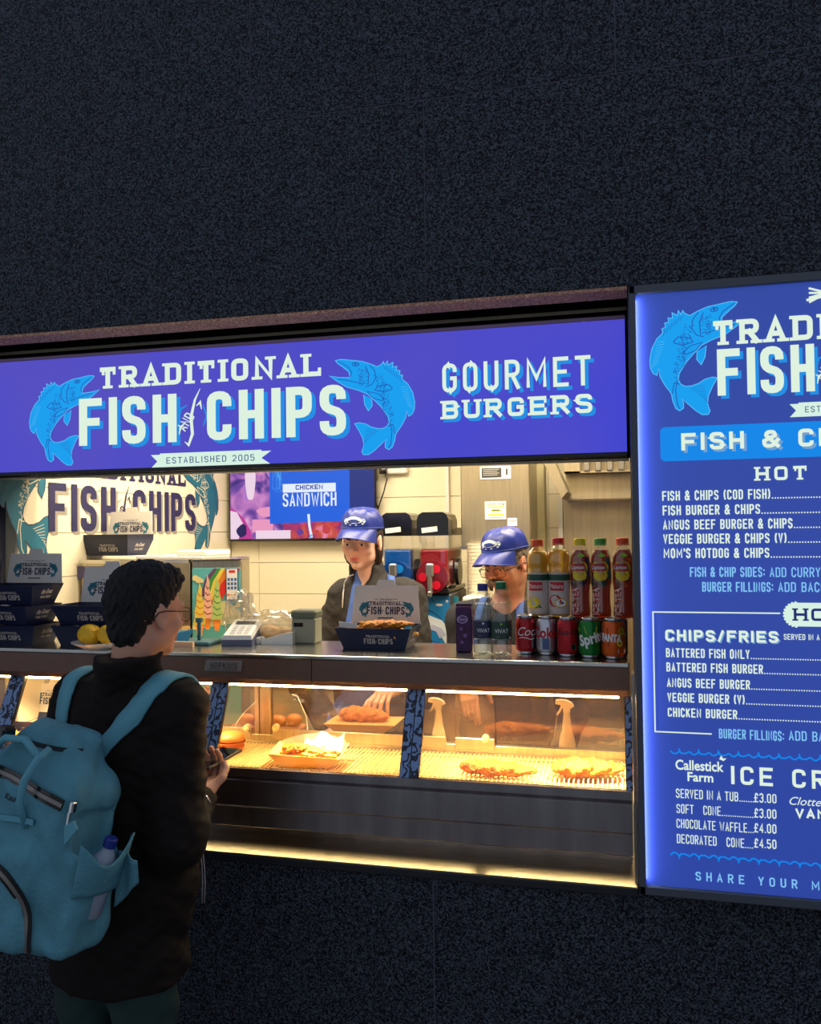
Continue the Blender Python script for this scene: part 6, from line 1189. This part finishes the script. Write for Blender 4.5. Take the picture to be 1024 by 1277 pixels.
S.wob(.0016, 240, 2, (1, 1, .2)); S.mesh('hair', greyh, mp_)
S = Blend(*bounds([Hm @ Vector((0, .09, -.045))], .07), .0018)
for s in (-1, 1): S.cap(Hm, (s*.003, .097, -.045), (s*.026, .086, -.055), .0125, .012, .006); S.cap(Hm, (s*.026, .086, -.055), (s*.036, .074, -.080), .0115, .007, .006)
S.wob(.0013, 420, 1, (1, 1, .3)); S.mesh('moustache', greyh, mp_)
cap_(Hm, mp_, cap_m, 2, .054, 3)
def glasses(H, par, m, zoff=0., w_=.030, lensm=None, hh=.017):
    b = B()
    for s in (-1, 1):
        pts = []
        for i in range(21):
            a = 2*math.pi*i/20; ca, sa = math.cos(a), math.sin(a); x = s*.033+math.copysign(abs(ca)**.6, ca)*w_*.86; z = math.copysign(abs(sa)**.7, sa)*hh+zoff; pts.append(H @ Vector((x, .102-abs(x)*.16, z)))
        b.tube(pts, .0012, 6); b.tube([H @ Vector(v) for v in ((s*.061, .092, .006+zoff), (s*.076, .075, .010+zoff), (s*.082, .0, .012+zoff), (s*.082, -.022, .008+zoff), (s*.079, -.040, -.014+zoff))], .0018, 6)
    b.tube([H @ Vector(v) for v in ((-.009, .103, .002+zoff), (0, .106, .005+zoff), (.009, .103, .002+zoff))], .0014, 6)
    o = b.done('glasses_frame', m, par, smooth=True, world=True)
    b = B()
    for s in (-1, 1):
        ring = [Vector((s*.033+math.copysign(abs(math.cos(a))**.6, math.cos(a))*w_*.85, 0, math.copysign(abs(math.sin(a))**.7, math.sin(a))*hh*.98+zoff)) for a in [2*math.pi*i/20 for i in range(20)]]
        b.bm.faces.new([b.bm.verts.new(H @ Vector((v.x, .1022-abs(v.x)*.16, v.z))) for v in ring])
    b.done('lenses', lensm or glass('lens', (.97, .98, .98), .12), par, world=True, nocalc=True)
glasses(Hm, mp_, M('frame_bronze', (90, 60, 50), .35, .6), -.012)
sm2 = M('tshirt_black', (26, 27, 32), .85, bump=.2, bscale=120); sg = M('overshirt_grey', (52, 54, 62), .85)
S = Blend(*bounds([loc(om, 0, 0, .9), eR, eL, shR, shL, nb+Vector((0, 0, .05))], .14), .005); torso(S, om, .018, .05, w_=1.03); arm(S, shR, eR, wR, .014, .03); arm(S, shL, eL, wL, .014, .03)
S.cap(Matrix(), nb, nb+Vector((0, -.01, .035)), .082, .074, .03); S.cap(Matrix(), nb, Hm @ Vector((0, 0, -.05)), .064, .062, .008, 's'); S.wob(.003, 30, 1.2); 
for wr_, el_ in ((wR, eR), (wL, eL)): mid = Vector(el_).lerp(Vector(wr_), .80); dd = (Vector(wr_)-Vector(el_)).normalized(); S.put(Matrix(), Vector(wr_), .12, (lambda p, q: (lambda x, y, z: np.maximum(np.sqrt((x-p[0])**2+(y-p[1])**2+(z-p[2])**2)-.11, -((x-p[0])*q[0]+(y-p[1])*q[1]+(z-p[2])*q[2]))))(np.array(mid), np.array(dd)), .004, 's')
jm = S.mesh('t_shirt', sm2, mp_); jm.name = 'shirt'
bvm = bvh(jm); arc_strip(bvm, om, .105, .070, 1.28, -6, 95, .030, .002, mp_, 'apron_strap', ap); arc_strip(bvm, om, -.105, -.070, 1.28, -6, 95, .030, .002, mp_, 'apron_strap', ap)
bm_ = Matrix.Translation((-.44, 1.12, RZ0)) @ Matrix.Rotation(rad(176), 4, 'Z'); S = Blend(*bounds([loc(bm_, 0, 0, .05), loc(bm_, .1, .05, .95)], .22), .009); legs(S, bm_, .01, h0=-.06); S.ell(bm_, (0, 0, .88), (.17, .13, .12), .05); S.cut(bm_, (0, 0, .09), (0, 0, -1)); S.mesh('trousers', trm, mp_)
for s in (-1, 1): shoe(bm_, mp_, s, M('shoe_black'))

# ------------------------------------------------------------ the customer
cp = thing('person', 'person in dark jacket and glasses seen from behind, carrying a backpack and holding a phone', 'person', (-1.245, -.37, 0), 0)
hp = PY(183, 765, -.33); Hc = frame((hp.x, -.33, hp.z), -24, -4, 0); oc = Matrix.Translation((-1.250, -.36, -.06)) @ Matrix.Rotation(rad(-10), 4, 'Z') @ Matrix.Rotation(rad(-2), 4, 'X')
shR, shL = loc(oc, .150, -.01, 1.385), loc(oc, -.170, -.01, 1.385); eR = PY(217, 1046, -.40); wR = PY(247, 992, -.235); eL = loc(oc, -.235, .02, 1.09); wL = loc(oc, -.15, .20, 1.07); ph = PY(248, 958, -.165)
nb = loc(oc, 0, -.01, 1.38)
S = Blend(*bounds([Hc.translation, loc(oc, 0, 0, .85), eR, eL, wR, wL, ph, wL+Vector((.1, .12, 0)), shR, shL], .13), .0034)
head(S, Hc); S.cap(Matrix(), nb, Hc @ Vector((0, -.026, -.050)), .060, .056, .016); torso(S, oc, -.005, .05); arm(S, shR, eR, wR, 0, .02, (.05, .042, .038, .027)); arm(S, shL, eL, wL)
WR = aim(wR, ph+Vector((.016, .075, -.030)), (.10, .35, -1)); hand(S, WR, -1, (.75, .7, .7, .7), .55, thumb_out=38); hand(S, aim(wL, wL+Vector((.09, .08, .0)), (-.2, 0, 1)), 1, (.5, .5, .5, .5))
S.mesh('body', skinm, cp, color=headcolor(Hc, (214, 158, 130), (180, 100, 90), stubble=.2))
eyes(Hc, cp, (46, 34, 28), (10, -8)); brows(Hc, cp, M('black_brow', (14, 11, 10), .9), .0035)
hb = M('hair_black', (10, 8, 8), .65, bump=.8, bscale=260)
S = Blend(*bounds([Hc.translation], .18), .0024); S.ell(Hc, (0, -.018, .036), (.079, .100, .094), .01); S.ell(Hc, (0, .0, .075), (.072, .098, .062), .02); S.ell(Hc, (0, .045, .086), (.055, .045, .034), .02); S.ell(Hc, (0, -.055, -.035), (.056, .045, .055), .02)
S.put(Hc, (0, 0, 0), .2, lambda x, y, z: np.maximum(-((y-.030)-1.0*(z-.034))/1.41, -(y+.034)), .008, 's'); S.cut(Hc, (0, -.03, -.100), (0, .3, -1), .02)
for s in (-1, 1): S.ell(Hc, (s*.088, -.006, -.006), (.022, .022, .034), .006, 's')
S.wob(.0022, 150, 3, (1.2, 1, .6)); S.wob(.0012, 330, 1.4, (1, 1, .5)); S.mesh('hair', hb, cp)
glasses(Hc, cp, M('frame_tortoise', (62, 30, 30), .3, .2), -.002, lensm=glass('lens_bright', (.96, .97, 1), .22), hh=.018)
jc_m = M('jacket_dark', (24, 16, 13), .85, spec=.25, bump=.15, bscale=200, noise=.35, nscale=3)
S = Blend(*bounds([loc(oc, 0, 0, .72), eR, eL, wR, wL, shR, shL, nb+Vector((0, 0, .12))], .16), .0048)
torso(S, oc, .030, .05, w_=1.0); S.cap(oc, (0, .0, 1.25), (0, .005, .74), 1.14, 1.06, .05, sc=(.155, .118, 1)) if False else S.cap(oc, (0, 0, 1.20), (0, -.022, .62), .150, .186, .05, sc=(1.0, .88, 1))
arm(S, shR, eR, wR, .016, .03, (.062, .060, .056, .034)); arm(S, shL, eL, wL, .018, .03, (.058, .05, .046, .036))
S.cap(Matrix(), nb, Hc @ Vector((0, -.045, -.105)), .094, .082, .02); S.cap(Matrix(), nb, Hc @ Vector((0, -.015, -.03)), .064, .068, .006, 's'); S.cap(Matrix(), Hc @ Vector((0, .03, -.14)), Hc @ Vector((0, .05, -.03)), .045, .07, .01, 's'); S.cut(Hc, (0, -.05, -.104), (0, -.20, 1), .008)
S.cut(oc, (0, 0, .735), (0, 0, -1), .012)
S.put(Matrix(), Vector(wR), .09, (lambda p, q: (lambda x, y, z: np.maximum(np.sqrt((x-p[0])**2+(y-p[1])**2+(z-p[2])**2)-.085, -((x-p[0])*q[0]+(y-p[1])*q[1]+(z-p[2])*q[2]))))(np.array(wR)-.01*np.array((Vector(wR)-eR).normalized()), np.array((Vector(wR)-eR).normalized())), .004, 's')
S.wob(.0035, 26, 1.1, (1, 1, 1.5)); S.wob(.0016, 70, .3, (1, 1, 1.6))
jcu = S.mesh('jacket', jc_m, cp)
# zip cord on the front edge, seam, wrist watch
b = B(); q = [PY(x, y, -.33) for x, y in ((230, 1078), (235, 1088), (236, 1104), (232, 1128), (230, 1152))]
bvc = bvh(jcu); Lc = cp.matrix_basis.inverted()
def front(px_, py_, off=.004):
    r = Vector(ray(px_, py_)); h_ = bvc.ray_cast(Lc @ Vector(CAM), r.normalized()); return (Lc.inverted() @ h_[0])-r.normalized()*off if h_[0] is not None else None
pts = [loc(oc, .150, .098, 1.02), loc(oc, .153, .103, .98), loc(oc, .155, .105, .93), loc(oc, .150, .110, .88)]; b = B(); b.tube(pts, .0018, 6); b.tube([p+Vector((.006, .002, .0)) for p in pts], .0018, 6); b.done('zip_cord', M('cord_grey', (170, 160, 160), .6), cp, world=True, smooth=True)
wd = (Vector(wR)-eR).normalized(); b = B(); c0_ = Vector(wR)-wd*.045; u_ = wd.orthogonal().normalized(); v_ = wd.cross(u_); b.tube([c0_+(u_*math.cos(a)+v_*math.sin(a))*.050 for a in [2*math.pi*i/20 for i in range(21)]], .0042, 6); b.done('bracelet', chrome, cp, world=True, smooth=True)
b = B(); c0_ = Vector(wR)+wd*.012; b.tube([c0_+(u_*math.cos(a)+v_*math.sin(a))*.0265 for a in [2*math.pi*i/20 for i in range(21)]], .0022, 6); b.done('wrist_strap', blackp, cp, world=True, smooth=True)
tm = M('trousers_green', (30, 56, 54), .85, noise=.3, nscale=8, bump=.2, bscale=60); bc_ = Matrix.Translation((-1.262, -.375, 0)) @ Matrix.Rotation(rad(-10), 4, 'Z')
S = Blend(*bounds([loc(bc_, 0, 0, .04), loc(bc_, .1, .05, .95)], .24), .007); legs(S, bc_, .010, .04, h0=-.06); S.ell(bc_, (0, 0, .79), (.138, .105, .14), .06); S.cut(bc_, (0, 0, .08), (0, 0, -1)); S.cut(bc_, (0, 0, .71), (0, 0, 1)); S.wob(.003, 36, .8, (1, 1, 1.3)); S.mesh('trousers', tm, cp)
for s in (-1, 1): shoe(bc_, cp, s, M('shoe_black'))
# phone
PH = aim(ph, ph+Vector((.022, .1, .012)), (-.10, -.30, 1)); fo = thing('smartphone', 'smartphone held up in the right hand of the customer', 'phone', PH.translation); fo.rotation_euler = PH.to_euler()
b = B(); b.box(-.036, .036, 0, .148, -.0045, .0045, bev=.003, seg=2); b.done('case', M('phone_case', (70, 62, 58), .35), fo); b = B(); b.box(-.033, .033, .004, .144, .0044, .0050); b.done('screen', M('phone_glass', (18, 16, 18), .06, coat=1), fo)

# ------------------------------------------------------------ backpack
teal = M('bag_teal', (86, 148, 164), .8, noise=.18, nscale=14, bump=.3, bscale=120); teald = M('bag_teal_trim', (92, 158, 174), .7); zipm = M('zip_silver', (150, 144, 138), .35, .7)
BP = Matrix.Translation((-1.345, -.60, .865)) @ Matrix.Rotation(rad(-6), 4, 'Z') @ Matrix.Rotation(rad(7), 4, 'Y') @ Matrix.Rotation(rad(-7), 4, 'X')      # x right, -y away from the wearer, z up
bp = thing('backpack', 'teal backpack with two looped handles worn by the customer', 'backpack', (-1.285, -.60, .86), 0)
S = Blend(*bounds([BP @ Vector(v) for v in ((-.2, -.17, 0), (.24, .12, .56), (-.2, .12, .0), (.2, -.17, .5))], .06), .0042)
S.box(BP, (0, -.005, .20), (.155, .095, .20), .06, .04); S.box(BP, (-.005, .01, .395), (.115, .062, .080), .045, .03, taper=.28); S.cap(BP, (-.070, .02, .455), (.075, .02, .455), .026, k=.02); S.box(BP, (-.02, -.085, .13), (.120, .045, .115), .04, .025)
S.box(BP, (.148, -.01, .13), (.045, .075, .12), .035, .012); S.cut(BP, (0, 0, .0), (0, 0, -1), .03)
S.box(BP, (.165, -.012, .27), (.022, .055, .05), .015, .012, 's'); 
S.wob(.0040, 28, .6, (1, 1, 1)); S.wob(.0016, 80, 1.7, (1, 1, .6))
bag = S.mesh('bag_body', teal, bp); bvb = bvh(bag); Lb = bp.matrix_basis.inverted()
def onbag(x, z, off=.003, y0_=-.5, d=(0, 1, 0)):
    dd = (BP.to_3x3() @ Vector(d)).normalized(); o_ = BP @ (Vector((x, 0, z))-Vector(d)*.5); h_ = bvb.ray_cast(Lb @ o_, dd); p = h_[0] if h_[0] is not None else Lb @ (BP @ Vector((x, -.09, z))); return p-dd*off
def strip(pts, w_, name, m, n_=Vector((0, -1, 0)), th=.002):
    for _ in range(4): pts = [pts[0]]+[(a_+b_*2+c_)/4 for a_, b_, c_ in zip(pts, pts[1:], pts[2:])]+[pts[-1]]
    b = B(); R_ = []; nn = BP.to_3x3() @ n_
    for i, p in enumerate(pts):
        t = (pts[min(i+1, len(pts)-1)]-pts[max(i-1, 0)]).normalized(); s = t.cross(nn).normalized()*w_/2; R_.append([b.bm.verts.new(v) for v in (p-s, p+s, p+s+nn*th, p-s+nn*th)])
    for a, c in zip(R_, R_[1:]):
        for k_ in range(4): b.bm.faces.new((a[k_], a[(k_+1) % 4], c[(k_+1) % 4], c[k_]))
    return b.done(name, m, bp)
zl = [onbag(-.15+.275*i/24, .378-.040*(i/24)**2, .004) for i in range(25)]; strip(zl, .026, 'zip_tape', blackp); strip([p+BP.to_3x3() @ Vector((0, -.002, 0)) for p in zl], .009, 'zip', zipm)
ar = [onbag(-.02+.125*math.cos(a), .06+.135*math.sin(a), .002) for a in [rad(-15+i*180/26) for i in range(27)]]; strip(ar, .026, 'zip_tape', blackp); strip([p+BP.to_3x3() @ Vector((0, -.002, 0)) for p in ar], .009, 'zip', zipm)
strip([onbag(-.15+.22*i/12, .285-.008*math.sin(i*.4), .003) for i in range(13)], .012, 'pocket_seam', teald, th=.004)
strip([onbag(-.14+.14*i/10, .115-.006*math.sin(i*.5), .003) for i in range(11)], .010, 'pocket_seam', teald, th=.004)
zt_ = [onbag(-.09+.18*i/16, .440, .002) for i in range(17)]; strip(zt_, .010, 'top_seam', M('seam_dark', (16, 34, 42), .7))
for x0 in (-.085, .045):      # looped handles
    b = B(); p0_, p1_ = onbag(x0-.0, .275, .002), onbag(x0, .285, .002); top = [Lb @ (BP @ Vector(v)) for v in ((x0-.010, -.125, .33), (x0-.004, -.13, .38), (x0+.008, -.115, .425), (x0+.010, -.085, .445))]
    b.tube([p0_]+top, [.006, .0085, .009, .009, .009], 10, flat=.8); b.done('handle', teald, bp, smooth=True)
b = B(); b.tube([Lb @ (BP @ Vector(v)) for v in ((-.080, -.105, .425), (-.05, -.11, .452), (.0, -.105, .458), (.055, -.11, .425))], .009, 10); b.done('handle', teald, bp, smooth=True)
b = B(); b.box(-.100, -.065, -.100, -.060, .435, .470, bev=.006); bmesh.ops.transform(b.bm, matrix=Lb @ BP, verts=b.bm.verts); b.done('handle_clasp', blackp, bp)
b = B(); b.box(.140, .152, -.095, -.080, .325, .350, bev=.003); b.box(.142, .150, -.098, -.092, .295, .33, bev=.002); bmesh.ops.transform(b.bm, matrix=Lb @ BP, verts=b.bm.verts); b.done('zip_pull', chrome, bp)
b = B(); b.prism([(.142, .30), (.162, .315), (.176, .30), (.158, .272), (.150, .262)], -.100, -.094); bmesh.ops.transform(b.bm, matrix=Lb @ BP, verts=b.bm.verts); b.done('pull_tab', teald, bp)
P = Print(); P.bfont('Kaul', 0, 0, .014, 'k', 0, x1=.036, shear=.2, bold=.01); P.build('logo_print', lambda u, v, d: onbag(-.030+u, .322+v, .0016+d), dict(k=M('ink_black')), bag)
# side pocket flap and the bottle in it
b = B()
def pk(u, v):
    a = -1.15+2.3*u; return Lb @ (BP @ Vector((.165+.052*math.cos(a)+.018*v*math.cos(a), -.012+.088*math.sin(a)*(1+.1*v), .155+.095*v+.018*math.sin(2.5+6*u)*v+.010*math.cos(9*u)*v)))
b.grid(pk, 24, 8); o = b.done('side_pocket', teal, bp, smooth=True); so = o.modifiers.new('s', 'SOLIDIFY'); so.thickness = .003
b = B(); b.box(-.02, .02, -.004, .0, -.02, .02); b.bm.clear(); b.grid(lambda u, v: Lb @ (BP @ Vector((.205+.055*u, .02+.02*v+.008*math.sin(6*u), .235-.13*v*(1-.6*u)-.01*u))), 6, 6); o = b.done('pocket_tab', teal, bp, smooth=True); so = o.modifiers.new('s', 'SOLIDIFY'); so.thickness = .003
bt_ = thing('drink_bottle', 'clear plastic bottle with dark cap in the side pocket of the backpack', 'bottle', BP @ Vector((.172, -.010, .095))); bt_.rotation_euler = (BP @ Matrix.Rotation(rad(10), 4, 'Y')).to_euler()
b = B(); b.lathe([(.024, 0), (.030, .006), (.030, .11), (.026, .13), (.013, .15), (.012, .16)], 24); b.done('bottle_wall', M('bottle_frost', (150, 160, 178), .25), bt_, smooth=True); b = B(); b.lathe([(.0145, .157), (.0145, .175), (.012, .178)], 20); b.done('cap', capr_['blue'], bt_)
# shoulder straps laid over the jacket
for x0, x1, nm in ((.02, .150, 1), (-.125, -.132, 0)):
    arc_strip(bvh_j := BVHTree.FromPolygons([(Lb @ cp.matrix_basis @ v.co) for v in jcu.data.vertices], [tuple(p.vertices) for p in jcu.data.polygons]), oc, x0, x1, 1.30, 184, 8, .050, .003, bp, 'shoulder_strap', teald, n=44, th=.007, xm=2.5)
